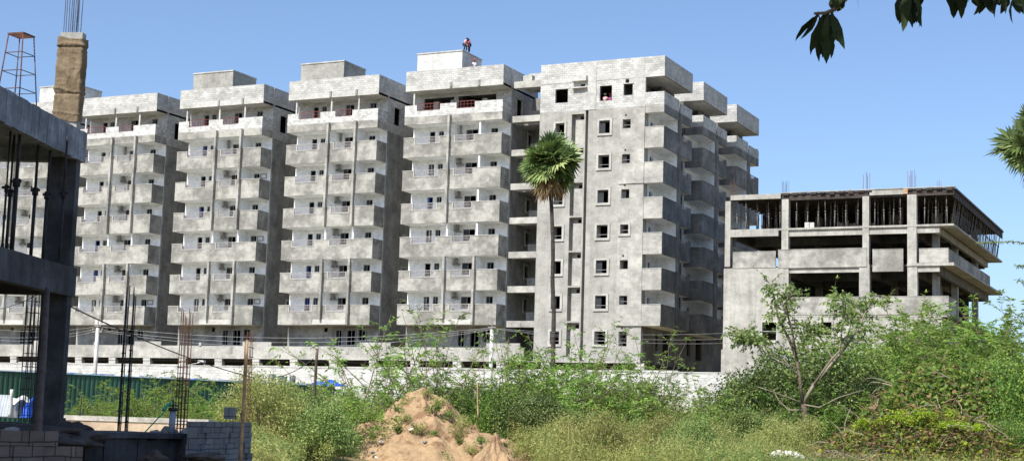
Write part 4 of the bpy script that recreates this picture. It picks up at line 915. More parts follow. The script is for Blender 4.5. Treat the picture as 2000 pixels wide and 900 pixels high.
# ------------------------------------------------------------------ vegetation
def tubes_np(segs, rad, seg=4):
    """segs: list of polylines (k,3) with radii"""
    mb = MB()
    for pts, r in zip(segs, rad): mb.tube([tuple(p) for p in pts], r, seg, 0, False)
    return mb
def arch(base, az, inc, L, droop, n_=8, wob=0.12):
    pts = [np.array(base, float)]; d = np.array([math.cos(az)*math.cos(inc), math.sin(az)*math.cos(inc), math.sin(inc)])
    for i in range(n_):
        d = d+rng.normal(size=3)*wob*0.5; d[2] -= droop/n_; d = d/np.linalg.norm(d); pts.append(pts[-1]+d*L/n_)
    return np.array(pts)
def feathery(H, R, nb=46, seed=0, upright=0.0, leafL=0.22, leafW=0.05, mats=None, sub=6, per=9, open_=1.0, low=0.25):
    """thorny shrub with arching branches and fine feathered leaves"""
    segs, rads, LP, LD = [], [], [], []
    for b_ in range(nb):
        az = rng.uniform(0, 2*math.pi); inc = rng.uniform(0.35+upright, 1.35); L = H*rng.uniform(0.75, 1.2) if inc > 0.9 else R*rng.uniform(0.8, 1.25)
        base = np.array([rng.normal()*R*0.25, rng.normal()*R*0.25, 0]); br = arch(base, az, inc, L*1.15, 0.75*open_, 8); segs.append(br); rads.append(np.linspace(0.03, 0.006, 9))
        for s_ in range(sub*2):
            f = rng.uniform(low, 1.0); i = min(int(f*8), 7); p0 = br[i]+(br[i+1]-br[i])*(f*8-i)
            d = nrm(br[i+1]-br[i]+rng.normal(size=3)*0.75); tw = arch(p0, math.atan2(d[1], d[0]), math.asin(max(-1, min(1, d[2])))+0.2, rng.uniform(0.45, 1.0)*H*0.26, 0.7, 5, 0.3)
            if rng.random() < 0.5: segs.append(tw); rads.append(np.linspace(0.009, 0.003, 6))
            for q in range(per):
                g_ = rng.uniform(0.1, 1)*5; k = min(int(g_), 4); pp = tw[k]+(tw[k+1]-tw[k])*(g_-k); td = nrm(tw[k+1]-tw[k])
                for sg in (-1, 1):
                    sd_ = nrm(np.cross(td, [0, 0, 1])+1e-6)*sg+td*0.5+rng.normal(size=3)*0.35; sd_[2] += rng.uniform(-0.25, 0.2); LP.append(pp); LD.append(sd_)
    LP, LD = np.array(LP), np.array(LD); keep = LP[:, 2] > 0.05; LP, LD = LP[keep], LD[keep]; N = len(LP)
    V = leaves(LP, LD, leafL*rng.uniform(0.6, 1.2, N), leafW*rng.uniform(0.7, 1.2, N), 0.12)
    cl = np.sin(LP[:, 0]*2.3+seed)*np.cos(LP[:, 1]*2.1)*0.18
    t = np.clip(0.45+cl+rng.normal(size=N)*0.2, 0, 1)
    return quads_mesh('foliage', V, t, mats or [LEAF_P]), tubes_np(segs, rads).mesh('branches', [BARK])
def broad(H, R, N=6500, leafL=0.16, leafW=0.09, mats=None, seed=0, lumps=16, hollow=0.55):
    """rounded leafy shrub built from leaf clumps"""
    C_ = []; 
    for i in range(lumps):
        az = rng.uniform(0, 6.28); q = rng.uniform(0.1, 0.95)**0.6; z = rng.uniform(0.25, 0.95)*H; rr = R*q*math.sqrt(max(0.05, 1-(z/H-0.35)**2*1.4)); C_.append((rr*math.cos(az), rr*math.sin(az), z, rng.uniform(0.28, 0.5)*min(R, H)))
    C_ = np.array(C_); k = rng.integers(0, lumps, N); d = nrm(rng.normal(size=(N, 3))); r = C_[k, 3]*rng.uniform(hollow, 1.2, N)
    P = C_[k, :3]+d*r[:, None]; P[:, 2] = np.abs(P[:, 2]); D = d+rng.normal(size=(N, 3))*0.8; D[:, 2] -= 0.2
    V = leaves(P, D, leafL*rng.uniform(0.6, 1.25, N), leafW*rng.uniform(0.7, 1.2, N), 0.15)
    t = np.clip(0.42+rng.normal(size=N)*0.26+(rng.random(N) < 0.08)*0.5, 0, 1)
    segs, rads = [], []
    for i in range(lumps): segs.append(np.array([(0, 0, 0), C_[i, :3]*[0.4, 0.4, 0.5], C_[i, :3]])); rads.append([0.035, 0.02, 0.008])
    return quads_mesh('foliage', V, t, mats or [LEAF_D]), tubes_np(segs, rads).mesh('branches', [BARK])
def plant(name, meshes, loc, s_, rz, label, cat, grp, parts=('foliage', 'branches'), squash=1.0):
    r = thing(name, tuple(loc), label, cat, grp, rz); r.scale = (s_, s_, s_*squash)
    for nm, me in zip(parts, meshes): mkobj(nm, me, r)
    return r
FE = [feathery(3.2, 2.8, 44, i) for i in range(4)]
FT = [feathery(3.6, 2.0, 13, 9+i, 0.35, 0.2, 0.045, None, 4, 7, 0.5, 0.4) for i in range(2)]     # loose upright ones
FD = [feathery(4.6, 4.0, 66, 20+i, 0.0, 0.24, 0.062, None, 9, 11, 1.15) for i in range(3)]
BD = [broad(3.0, 2.2, 17000, 0.13, 0.08, None, 1, 26), broad(2.6, 2.4, 15000, 0.12, 0.07, [LEAF_V], 2, 26)]
G1 = 'feathery green bushes'
def topscale(loc, vt, u, H, d):       # scale so that the crown reaches survey mark vt
    return max(0.3, (at(u, vt, d)[2]-loc[2])/H)
def put(kind, k, u, d, vt, label, name='feathery_bush', cat='bush', grp=G1, H=3.2, wmax=None):
    loc = gp(u, d); s_ = topscale(loc, vt, u, H, d); sq = 1.0
    if wmax and s_ > wmax: sq = s_/wmax; s_ = wmax
    me = kind[k % len(kind)]; plant(name, me, loc, s_, rng.uniform(0, 6.28), label, cat, grp, squash=sq)
ln = ['feathery bush in front of the green fence, nearest the dark column', 'feathery bush in front of the green fence, behind the tall rebar pair', 'feathery bush in front of the green fence, right of the tall rebar pair', 'feathery bush behind the rusty rebar cage, taller than the fence', 'feathery bush behind the grey pipe stub', 'feathery bush right of the rusty rebar cage', 'feathery bush behind the short block wall', 'feathery bush behind the pale wooden pole']
for i, (u, d, vt) in enumerate(((170, 50, 785), (215, 54, 768), (268, 51, 758), (318, 54, 745), (352, 49, 782), (395, 53, 772), (440, 50, 780), (497, 53, 775))): put(FE, i, u, d, vt, ln[i])
ln = ['feathery bush left of the brown wooden pole', 'feathery bush behind the brown wooden pole', 'feathery bush right of the brown wooden pole', 'feathery bush below the bright blue tarpaulin', 'feathery bush left of the dirt mound top']
for i, (u, d, vt) in enumerate(((545, 57, 768), (600, 60, 762), (655, 58, 765), (690, 63, 758)  , (745, 64, 745))): put(FE, i+1, u, d, vt, ln[i])
ln = ['loose tall feathery sapling above the wall, leftmost of the sparse ones', 'loose tall feathery sapling before the dark podium openings, second sparse one', 'loose tall feathery sapling behind the dirt mound peak', 'loose tall feathery sapling right of the dirt mound peak', 'loose sapling left of the white utility pole', 'loose sapling by the foot of the white utility pole', 'loose sapling left of the palm trunk', 'loose sapling right of the palm trunk', 'loose sapling against the white wall right of the palm', 'loose sapling before the corner of the apartment block', 'low loose sapling before the white wall']
for i, (u, d, vt) in enumerate(((720, 61, 668), (752, 62, 690), (800, 64, 655), (868, 66, 672), (905, 66, 725), (975, 68, 700), (1030, 70, 690), (1128, 72, 685), (1188, 72, 712), (1248, 72, 700), (1300, 72, 735))): put(FT, i, u, d, vt, ln[i], 'feathery_sapling', 'sapling', 'loose feathery saplings', 3.6)
ln = ['feathery bush right behind the dirt mound', 'feathery bush between dirt mound and white pole', 'feathery bush under the white utility pole', 'feathery bush left of the palm foot', 'feathery bush hiding the palm foot', 'feathery bush right of the palm foot', 'feathery bush under the left end of the corner block', 'feathery bush under the middle of the corner block', 'feathery bush before the right end of the corner block', 'feathery bush at the sunlit piece of white wall', 'small feathery bush left of the bare-limbed tree', 'feathery bush behind the small dirt mound']
for i, (u, d, vt) in enumerate(((860, 66, 752), (905, 68, 748), (965, 70, 742), (1010, 72, 722), (1065, 73, 708), (1110, 71, 712), (1160, 74, 718), (1215, 75, 728), (1265, 74, 745), (1360, 70, 775), (1430, 70, 755), (1000, 64, 775))): put(FE, i+2, u, d, vt, ln[i])
put(BD, 0, 905, 63, 775, 'glossy leafy shrub right of the dirt mound', 'leafy_shrub', 'shrub', 'leafy shrubs', 3.0)
put(BD, 1, 955, 62, 768, 'leafy shrub above the small dirt mound', 'leafy_shrub', 'shrub', 'leafy shrubs', 3.0)
put(BD, 0, 1035, 60, 790, 'dark leafy shrub right of the small dirt mound', 'leafy_shrub', 'shrub', 'leafy shrubs', 3.0)
# right-hand thicket
for i, (u, d, vt, lb) in enumerate(((1478, 67, 752, 'dark leafy shrub left of the bare-limbed tree trunk'), (1530, 66, 738, 'dark leafy shrub behind the bare-limbed tree, left one'), (1590, 67, 712, 'dark leafy shrub behind the bare-limbed tree, tallest one'), (1640, 65, 748, 'dark leafy shrub right of the bare-limbed tree trunk'), (1700, 63, 770, 'low dark leafy shrub behind the creeper heap'))):
    put(BD, 0, u, d, vt, lb, 'leafy_shrub', 'shrub', 'dark leafy shrubs behind the bare-limbed tree', 3.0, 2.0)
rt = [(1690, 72, 640), (1740, 76, 628), (1800, 74, 645), (1850, 78, 632), (1905, 76, 648), (1960, 74, 640), (2015, 72, 615), (1660, 70, 690), (1770, 68, 690), (1840, 66, 700), (1925, 66, 680), (1995, 64, 650), (1745, 62, 745), (1900, 60, 742)]
ln = ['feathery thicket tree below the right building, first right of the bare-limbed tree', 'feathery thicket tree under the middle column of the right building', 'feathery thicket tree in a dip of the thicket top', 'feathery thicket tree before the corner of the right building', 'feathery thicket tree right of the building corner', 'feathery thicket tree near the right edge, before the sky', 'tallest feathery thicket tree at the right edge', 'feathery thicket bush right of the dark shrubs', 'feathery thicket bush in the middle row, left', 'feathery thicket bush in the middle row, centre', 'feathery thicket bush in the middle row, right', 'feathery thicket bush in the middle row at the right edge', 'low feathery bush behind the left part of the creeper heap', 'low feathery bush behind the right part of the creeper heap']
for i, (u, d, vt) in enumerate(rt): put(FD, i, u, d, vt, ln[i], 'thicket_tree' if i < 7 else 'feathery_bush', 'tree' if i < 7 else 'bush', 'green thicket at the right', 4.6, 1.35)
for i, (u, d, vt, lb) in enumerate(((1450, 64, 765, 'light feathery bush at the left foot of the dark leafy shrubs'), (1515, 63, 790, 'light feathery bush left of the bare tree trunk'), (1620, 62, 795, 'light feathery bush right of the bare tree trunk'), (1668, 62, 770, 'light feathery bush between bare tree and creeper heap'))): put(FE, i, u, d, vt, lb)
VB = [broad(2.2, 2.4, 26000, 0.085, 0.065, [LEAF_V], 5, 34)]
put(VB, 0, 1965, 56, 760, 'vine-covered bush with bright leaves at the right edge', 'vine_bush', 'bush', 'vine bushes', 2.2, 0.95); put(VB, 0, 2040, 55, 735, 'taller vine-covered bush cut by the right edge', 'vine_bush', 'bush', 'vine bushes', 2.2, 1.1); put(VB, 0, 1985, 50, 835, 'low vine bush at the bottom right corner', 'vine_bush', 'bush', 'vine bushes', 2.2, 0.7)
# brown dried vine hood in the thicket
def drymass(R, H, N, mats, mi, L=0.22, W=0.02, nstick=60):
    az = rng.uniform(0, 6.28, N); q = np.sqrt(rng.random(N)); z = H*np.clip(1-q**2.2, 0, 1)*rng.uniform(0.75, 1.06, N); P = np.stack([R*q*np.cos(az), R*q*np.sin(az), z+rng.normal(size=N)*0.05], 1)
    D = rng.normal(size=(N, 3)); D[:, 2] *= 0.5; D[:, :2] += P[:, :2]/R*0.5
    mi_ = rng.choice(len(mats), N, p=mi); Ls = np.where(mi_ == 0, L*1.4, L*0.55); Ws = np.where(mi_ == 0, W, W*3.4)
    V = leaves(P, D, Ls*rng.uniform(.6, 1.3, N), Ws*rng.uniform(.7, 1.3, N), 0.2); t = np.clip(0.45+rng.normal(size=N)*0.25, 0, 1)
    segs, rads = [], []
    for i in range(nstick):
        a_ = rng.uniform(0, 6.28); q_ = rng.uniform(0.2, 1); p0 = np.array([R*q_*math.cos(a_), R*q_*math.sin(a_), H*(1-q_**2.2)*0.9]); segs.append(arch(p0, a_+rng.normal(), rng.uniform(0.0, 1.0), rng.uniform(0.5, 1.3), 1.0, 5, 0.3)); rads.append(np.linspace(0.018, 0.006, 6))
    return quads_mesh('foliage', V, t, mats, mi_), tubes_np(segs, rads).mesh('branches', [BARKL])
ch = drymass(2.9, 1.45, 26000, [LEAF_B, LEAF_Y, LEAF_B, LEAF_V], [0.27, 0.2, 0.16, 0.37])
loc = gp(1812, 51); plant('creeper_heap', ch, (loc[0], loc[1], loc[2]-0.15), (at(1812, 803, 51)[2]-loc[2]+0.1)/1.45, 0.4, 'big heap of dry brown creeper with yellow-green leaves, bottom right', 'plant heap', 'creeper heaps')
cy = broad(0.7, 1.6, 3000, 0.1, 0.09, [LEAF_Y], 3, 16)
for i, (u, v, d, s_) in enumerate(((1745, 822, 50.5, 0.75), (1810, 806, 50.3, 0.7), (1705, 845, 50.5, 0.55), (1870, 822, 49, 0.5), (1775, 815, 50.0, 0.6), (1850, 812, 50.2, 0.45), (1790, 860, 48.6, 0.3))):
    p = at(u, v, d); plant('creeper', cy, (p[0], p[1], p[2]-0.3), s_, i, ['yellow-green creeper on the left shoulder of the brown heap', 'yellow-green creeper on the crest of the brown heap', 'yellow-green creeper low on the left side of the brown heap', 'yellow-green creeper on the right slope of the brown heap', 'yellow-green creeper between the left shoulder and the crest of the brown heap', 'small yellow-green creeper just right of the crest of the brown heap', 'lone small creeper patch low on the face of the brown heap'][i], 'creeper', 'yellow-green creepers', squash=0.7)
ch2 = drymass(2.4, 1.9, 16000, [LEAF_B, LEAF_P, LEAF_B, LEAF_V], [0.16, 0.45, 0.06, 0.33], 0.22, 0.025, 80)
loc = gp(1860, 57); plant('creeper_heap', ch2, loc, (at(1860, 722, 57)[2]-loc[2])/1.9, 2.0, 'brown-green vine hood arching over a dark hollow behind the creeper heap', 'plant heap', 'creeper heaps', squash=1.0)
ch3 = drymass(2.2, 0.7, 5000, [LEAF_B, LEAF_G, LEAF_B], [0.5, 0.3, 0.2], nstick=120)
loc = gp(1665, 49); plant('brushwood', ch3, loc, 0.8, 2.0, 'low tangle of grey dry twigs at the left foot of the creeper heap', 'brushwood', 'creeper heaps')
# bare-limbed tree with sparse leaves
TB = gp(1572, 61); TT = thing('sparse_tree', tuple(TB), 'small forked tree with pale bare lower limbs and thin leafy tips', 'tree')
def tp(u, v, dd=0): return at(u, v, 61+dd)-TB
limbs = [([(1572, 850), (1572, 800), (1568, 788)], 0.13, 0.10, 0), ([(1568, 788), (1562, 740), (1556, 700), (1540, 660), (1520, 620), (1512, 580), (1505, 555)], 0.08, 0.025, 0.2), ([(1556, 700), (1550, 660), (1540, 620), (1535, 590), (1550, 565)], 0.05, 0.02, -0.6),
  ([(1568, 788), (1590, 750), (1620, 715), (1650, 680), (1675, 645), (1695, 600), (1712, 575)], 0.08, 0.02, 0.5), ([(1590, 750), (1625, 700), (1640, 685), (1645, 640), (1652, 600), (1640, 580)], 0.05, 0.02, -0.5), ([(1630, 708), (1615, 680), (1600, 655), (1580, 640)], 0.03, 0.012, 0.9),
  ([(1568, 788), (1545, 778), (1510, 765), (1480, 755)], 0.04, 0.012, -0.8), ([(1572, 790), (1600, 795), (1640, 775), (1690, 760)], 0.035, 0.01, -0.9), ([(1566, 800), (1540, 800), (1520, 780), (1510, 760)], 0.03, 0.01, 0.8), ([(1560, 735), (1530, 700), (1490, 670), (1455, 655)], 0.03, 0.01, 0.6), ([(1562, 720), (1520, 705), (1470, 668), (1430, 655)], 0.025, 0.008, 0.3), ([(1650, 680), (1665, 620), (1672, 590)], 0.03, 0.012, 1.0)]
LPs, LDs = [], []; allp = []
for i, (pl, ra, rb, dd) in enumerate(limbs):
    pts = [tp(u, v, dd*k/(len(pl)-1)*1.2) for k, (u, v) in enumerate(pl)]; mb = MB(); mb.tube([tuple(q) for q in pts], list(np.linspace(ra, rb, len(pts))), 7)
    mb.build('trunk' if i == 0 else 'limb', BARK if i in (0, 1, 2) else BARKL, TT)
    if i in (1, 2, 3, 4, 5, 9, 10, 11): allp.append(np.array(pts[len(pts)//2:]))
segs, rads = [], []
for pts in allp:
    for k in range(44):
        i = rng.integers(0, len(pts)-1); f = rng.random(); p0 = pts[i]+(pts[i+1]-pts[i])*f; tw = arch(p0, rng.uniform(0, 6.28), rng.uniform(-0.1, 1.1), rng.uniform(0.35, 0.95), 0.8, 5, 0.3); segs.append(tw); rads.append(np.linspace(0.01, 0.003, 6))
        for q in range(16):
            g_ = rng.uniform(0.2, 1)*5; kk = min(int(g_), 4); LPs.append(tw[kk]+(tw[kk+1]-tw[kk])*(g_-kk)); LDs.append(rng.normal(size=3)*0.7+nrm(tw[kk+1]-tw[kk]))
LPs, LDs = np.array(LPs), np.array(LDs); N = len(LPs)
tubes_np(segs, rads).build('twigs', BARKL, TT)
mkobj('crown', quads_mesh('crown', leaves(LPs, LDs, 0.16*rng.uniform(.6, 1.2, N), 0.075*rng.uniform(.7, 1.2, N), 0.2), np.clip(0.45+rng.normal(size=N)*0.25, 0, 1), [LEAF_T]), TT)
# feathery branch ends entering from the right edge
FB = [feathery(1.6, 1.5, 5, 70, 0.0, 0.15, 0.03, None, 7, 10, 0.3)]
for i, (u, v, d, s_) in enumerate(((2010, 482, 45, 1),)):
    T_ = at(2120, 500, 45); R_ = thing('feathery_tree', tuple(gp(2120, 45)), 'feathery tree just outside the right edge, one thin spray reaching in', 'tree'); b0 = np.array(R_.location)
    ss, rr, A_, B_ = [], [], [], []
    for (q0, q1, q2) in (((2115, 520), (1990, 472), (1908, 474)), ((2115, 560), (2030, 520), (1982, 518)), ((2118, 600), (2040, 575), (1985, 545)), ((2110, 540), (2060, 500), (2020, 490))):
        pl = np.array([at(*q0, 45), at(*q1, 45), at(*q2, 45)])-b0; ss.append(pl); rr.append([0.03, 0.012, 0.004])
        for q in range(120):
            f = rng.uniform(0.9, 2); i2 = min(int(f), 1); p0 = pl[i2]+(pl[i2+1]-pl[i2])*(f-i2); o_ = nrm(rng.normal(size=3))*rng.uniform(0, 0.16); o_[2] *= 0.4; A_.append(p0+o_); B_.append(rng.normal(size=3)*[1, 1, 0.35]+[0, 0, -0.1])
    ss.append(np.array([[0, 0, 0], at(2115, 560, 45)-b0, at(2125, 450, 45)-b0])); rr.append([0.12, 0.08, 0.03])
    N = len(A_); tubes_np(ss, rr, 6).build('trunk', BARK, R_); mkobj('crown', quads_mesh('crown', leaves(np.array(A_), np.array(B_), 0.11*rng.uniform(.6, 1.2, N), 0.035, 0.1), np.clip(0.6+rng.normal(size=N)*.2, 0, 1), [LEAF_P]), R_)
# palms
def fan(ctr, d, L, tilt, nseg=26, spread=2.35):
    """one fan leaf: quads"""
    d = nrm(np.array(d)); side = nrm(np.cross(d, [0, 0, 1.0001])); upv = np.cross(side, d); ro = rng.uniform(-1.3, 1.3); side, upv = side*math.cos(ro)+upv*math.sin(ro), -side*math.sin(ro)+upv*math.cos(ro); Q = []
    pet = L*0.45; c0 = ctr+d*pet
    for k in range(nseg):
        a_ = -spread+2*spread*(k+0.5)/nseg; dd = d*math.cos(a_)+side*math.sin(a_)
        l_ = L*0.62*(0.75+0.25*math.cos(a_*0.6))*rng.uniform(0.85, 1.08); fold = upv*(0.05*L*((k % 2)*2-1)); w_ = l_*spread/nseg*1.7
        sd_ = nrm(np.cross(dd, upv)); cup = upv*0.18*l_*abs(math.sin(a_*0.5))
        m1 = c0+dd*l_*0.55+cup+fold*0.4; m1[2] -= 0.03*l_; t_ = c0+dd*l_+cup*1.2; t_[2] -= 0.17*l_*rng.uniform(0.4, 1.5)
        Q.append([c0, m1+sd_*w_*0.5, t_, m1-sd_*w_*0.5])
    return Q, [ctr, ctr+d*pet*0.5, c0]
def palm(loc, H, R, label, nl=46, nd=16, lean=0.0, fruit=False):
    root = thing('palm_tree', loc, label, 'palm tree', 'palms')
    mb = MB(); n_ = 26; pts = [(lean*(i/n_)**1.5+0.03*math.sin(i*0.8), 0.02*math.sin(i*1.3), H*i/n_) for i in range(n_+1)]; mb.tube(pts, [0.155-0.04*i/n_+0.008*(i % 2) for i in range(n_+1)], 10); mb.build('trunk', PBARK, root)
    c0 = np.array([lean, 0, H]); Q, T, ti, mi, st = [], [], [], [], []
    for i in range(nl):
        el = math.asin(rng.uniform(-0.78, 1.0)); az = i*2.39996; d = [math.cos(az)*math.cos(el), math.sin(az)*math.cos(el), math.sin(el)]
        q, s_ = fan(c0+np.array(d)*0.1, d, R*rng.uniform(0.72, 1.14), 0); Q += q; st.append(s_); ti += list(np.clip(0.42+0.2*rng.normal()+rng.normal(size=len(q))*0.16, 0, 1)); mi += [0]*len(q)
    mkobj('crown', quads_mesh('crown', np.array(Q), np.array(ti), [LEAF_PALM]), root)
    tubes_np([np.array(s_) for s_ in st], [[0.035, 0.025, 0.015]]*len(st)).build('leaf_stalks', simple('palm_stalk', (0.22, 0.24, 0.08), 0.6), root)
    Q, ti = [], []
    for i in range(nd):
        az = rng.uniform(0, 6.28); d = [math.cos(az)*0.35, math.sin(az)*0.35, -1]; q, s_ = fan(c0+np.array([0, 0, -0.1]), d, R*rng.uniform(0.75, 1.15), 0, 18, 1.0); Q += q; ti += list(rng.uniform(0.1, 0.8, len(q)))
    mkobj('dry_leaves', quads_mesh('dry_leaves', np.array(Q), np.array(ti), [LEAF_B]), root)
    if fruit:
        for i in range(9):
            a_ = i*0.7; mb = MB(); p = c0+np.array([0.35*math.cos(a_), 0.35*math.sin(a_), -0.75-0.12*(i % 3)]); mb.tube([tuple(p+[0, 0, -0.1]), tuple(p+[0, 0, -.05]), tuple(p+[0, 0, 0.05]), tuple(p+[0, 0, 0.1])], [0.04, 0.1, 0.1, 0.04], 8); mb.build('fruit', simple('palm_fruit', (0.45, 0.2, 0.03), 0.5) if i == 0 else bpy.data.materials['palm_fruit'], root)
    return root
c0 = at(1072, 316, 98); pl = np.array([c0[0]+0.62, c0[1]+0.3, 0.0]); pl[2] = float(zg(pl[0], pl[1])); palm(tuple(pl), c0[2]-pl[2], 2.05, 'tall fan palm with a dense round crown before the corner block', 74, 22, -0.62)
pc = at(2022, 305, 74); palm((pc[0], pc[1], float(zg(pc[0], pc[1]))), pc[2]-0.9, 2.0, 'fan palm at the right edge with only its left crown side visible', 44, 10, 0, True)
# weeds and grass (uncountable)
N = 34000; tt = np.concatenate([rng.uniform(46, 84, N-5000), rng.uniform(27, 47, 5000)]); ss = np.concatenate([rng.uniform(-0.175, 0.40, N-5000), rng.uniform(-0.172, -0.1, 5000)])*tt; ex = ss > -0.175*tt
tt, ss = tt[ex], ss[ex]; N = len(tt)
X = -0.4327*tt+0.9015*ss; Y = 0.9015*tt+0.4327*ss
den = np.sin(X*0.5+1.1)*np.cos(Y*0.43)+0.5*np.sin(X*1.3+Y*0.9)
keep = den+rng.normal(size=N)*0.35 > -0.45; 
M1c, M2c = np.array(M1.location), np.array(M2.location)
keep &= np.hypot(X-M1c[0], Y-M1c[1]) > 3.7; keep &= (np.hypot(X-M2c[0], Y-M2c[1]) > 1.3)
for a_ in (M1c, M2c): # keep the view to the mounds' feet free of tall weeds
    t0 = -0.4327*a_[0]+0.9015*a_[1]; s0 = 0.9015*a_[0]+0.4327*a_[1]; keep &= ~((np.abs(ss-s0*tt/t0) < (3.7 if a_ is M1c else 1.5)) & (tt < t0))
X, Y, tt, ss = X[keep], Y[keep], tt[keep], ss[keep]; N = len(X); Z = zg(X, Y)
hgt = (0.7+0.55*np.sin(X*0.35+2)*np.cos(Y*0.3)+rng.uniform(-.2, .35, N))*np.where(ss/tt < -0.05, 1.45, 1.0)*np.where(ss/tt > 0.19, 0.7, 1)*np.where((ss/tt > 0.0) & (ss/tt < 0.17), 1.35, 1)*np.where(tt < 46, 0.45, 1); hgt = np.clip(hgt, 0.3, 2.1)
nb_ = 26; P = np.repeat(np.stack([X, Y, Z], 1), nb_, 0)+rng.normal(size=(N*nb_, 3))*[0.16, 0.16, 0]; hh = np.repeat(hgt, nb_); D = rng.normal(size=(N*nb_, 3))*[0.42, 0.42, 0]+[0, 0, 1]
fr = rng.random(N*nb_); P[:, 2] += hh*fr*0.75*(rng.random(N*nb_) < 0.75); sp = rng.random(N*nb_) < 0.8
D = np.where(sp[:, None], rng.normal(size=(N*nb_, 3))*[1, 1, 0.7]+[0, 0, 0.5], D); Ls = np.where(sp, rng.uniform(0.06, 0.15, N*nb_), hh*rng.uniform(0.3, 0.6, N*nb_)); Ws = np.where(sp, 0.036, 0.012)
V = leaves(P, D, Ls, Ws, 0.12); pat = np.repeat(0.12*np.sin(X*0.8)*np.cos(Y*0.7)+0.1*np.sin(X*0.21+1)-0.12*(ss/tt > 0.02)*(np.sin(X*0.5) > 0), nb_); t = np.clip(0.5+pat+rng.normal(size=len(P))*0.12+0.15*(fr > 0.8), 0, 1)
mi_ = np.where(np.repeat(np.sin(X*0.45+0.7)+np.cos(Y*0.55)+0.5*np.sin(X*1.7-Y) > 0.75, nb_) & (rng.random(len(P)) < 0.75), 1, np.where(rng.random(len(P)) < 0.07, 2, 0))
o = mkobj('grass', quads_mesh('grass', V, t, [LEAF_G, LEAF_T, LEAF_B], mi_)); tag(o, None, None, None, 'stuff')
WB = [broad(1.5, 1.0, 7000, 0.085, 0.03, [LEAF_G], 2, 20, 0.3), broad(1.6, 0.95, 7000, 0.08, 0.035, [LEAF_T], 3, 20, 0.3), broad(1.4, 1.1, 6000, 0.09, 0.03, [LEAF_G], 4, 18, 0.3)]
for i in range(46):
    u, d = (rng.uniform(1010, 1560), rng.uniform(53, 64)) if i < 32 else (rng.uniform(500, 640), rng.uniform(46, 56))
    loc = gp(u, d); sc = rng.uniform(0.75, 1.25); plant('weed_clump', WB[i % 3], tuple(loc), sc, rng.uniform(0, 6), 'shrubby weed clump among the tall grass of the overgrown field', 'weed', 'weed clumps of the overgrown field')
# weeds on the mounds
wp = broad(0.5, 0.42, 420, 0.12, 0.05, [LEAF_V], 2, 7); wg = broad(0.7, 0.5, 500, 0.14, 0.035, [LEAF_G], 2, 7)
ml = [(778, 840, 57.6), (792, 818, 57.8), (846, 800, 58.2), (862, 790, 59), (880, 815, 58.2), (905, 830, 58.0), (900, 862, 57.0), (918, 880, 56.4), (846, 845, 57.1), (822, 842, 57.2), (940, 862, 56.4), (952, 890, 55.8), (990, 868, 56.2), (1003, 888, 55.8), (980, 850, 56.6), (795, 896, 56.2), (868, 896, 56.2), (835, 768, 59.3), (780, 800, 58.4), (890, 850, 57.4)]
for i, (u, v, d) in enumerate(ml):
    p = at(u, v+6, d); plant('weed_tuft', [wp, wg][i % 2], tuple(p), rng.uniform(0.4, 0.8), i, 'small green weed tuft growing on the sandy mounds', 'weed', 'weed tufts on the sandy mounds')
# overhanging branch near the camera (its tree stands behind the viewer)
OB = thing('overhanging_branch', (0.3, 0.0, 0.0), 'dark drooping leaves hanging from a branch above the view', 'tree branch')
def blade(P, D, L, W):
    """curved pointed leaf of 3 quads with a folded midrib"""
    D = nrm(np.array(D)); s_ = nrm(np.cross(D, rng.normal(size=3))); n_ = np.cross(s_, D); Q = []; prev = None
    for k, (f, w_) in enumerate(((0, 0.08), (0.25, 0.8), (0.55, 1.0), (0.85, 0.5), (1.0, 0.02))):
        c = P+D*L*f+n_*0.12*L*math.sin(f*2.6); a_, b_ = c-s_*W*w_/2+n_*W*.12*w_, c+s_*W*w_/2+n_*W*0.12*w_
        if prev is not None: Q.append([prev[0], prev[1], b_, a_]); 
        prev = (a_, b_)
    return Q
Q = []; D0 = 6.0; ob = np.array(OB.location)
def leafcl(u, v, n_, L, W, su, sv, dirs=(0, 0, -1), jit=0.25):
    for i in range(n_):
        p = at(u+rng.normal()*su, v+rng.normal()*sv, D0+rng.normal()*0.08)-ob; Q.extend(blade(p, np.array(dirs)+rng.normal(size=3)*jit, L*rng.uniform(0.75, 1.15), W*rng.uniform(.8, 1.2)))
leafcl(1618, 26, 15, 0.17, 0.042, 9, 5, (0, 0, -1), 0.22); leafcl(1600, 28, 7, 0.12, 0.03, 8, 4, (-0.45, -0.1, -1), 0.2); leafcl(1615, 60, 9, 0.1, 0.035, 6, 5, (0, 0, -1), 0.15)
leafcl(1638, -8, 7, 0.06, 0.035, 6, 3); leafcl(1672, -14, 1, 0.11, 0.014, 1, 1, (0, 0, -1), 0.05)
leafcl(1776, -22, 13, 0.15, 0.045, 6, 4, (0, 0, -1), 0.13); leafcl(1790, -20, 3, 0.1, 0.05, 4, 3)
for u, L in ((1856, 0.1), (1868, 0.11), (1888, 0.07), (1905, 0.08), (1918, 0.1), (1944, 0.14), (1955, 0.13), (1966, 0.1), (1986, 0.11), (1998, 0.1), (1935, 0.09)): leafcl(u, -18, 2, L, 0.05, 4, 3, (0, 0, -1), 0.25)
leafcl(1395, -14, 1, 0.03, 0.03, 1, 1); leafcl(1481, -16, 2, 0.045, 0.03, 2, 1)
for i in range(260):                        # the rest of the branch, above the picture
    p = at(rng.uniform(1350, 2300), rng.uniform(-420, -75), D0+rng.normal()*0.5)-ob; Q.extend(blade(p, np.array([0, 0, -1])+rng.normal(size=3)*0.4, 0.14, 0.045))
for i in range(5200):                       # unseen crown, added overhead to shade the hanging leaves
    p = np.array([rng.uniform(-5, 4.5), rng.uniform(-4.5, 5.5), rng.uniform(4.8, 7.5)])-ob; Q.extend(blade(p, np.array([0, 0, -1])+rng.normal(size=3)*0.6, 0.3, 0.13))
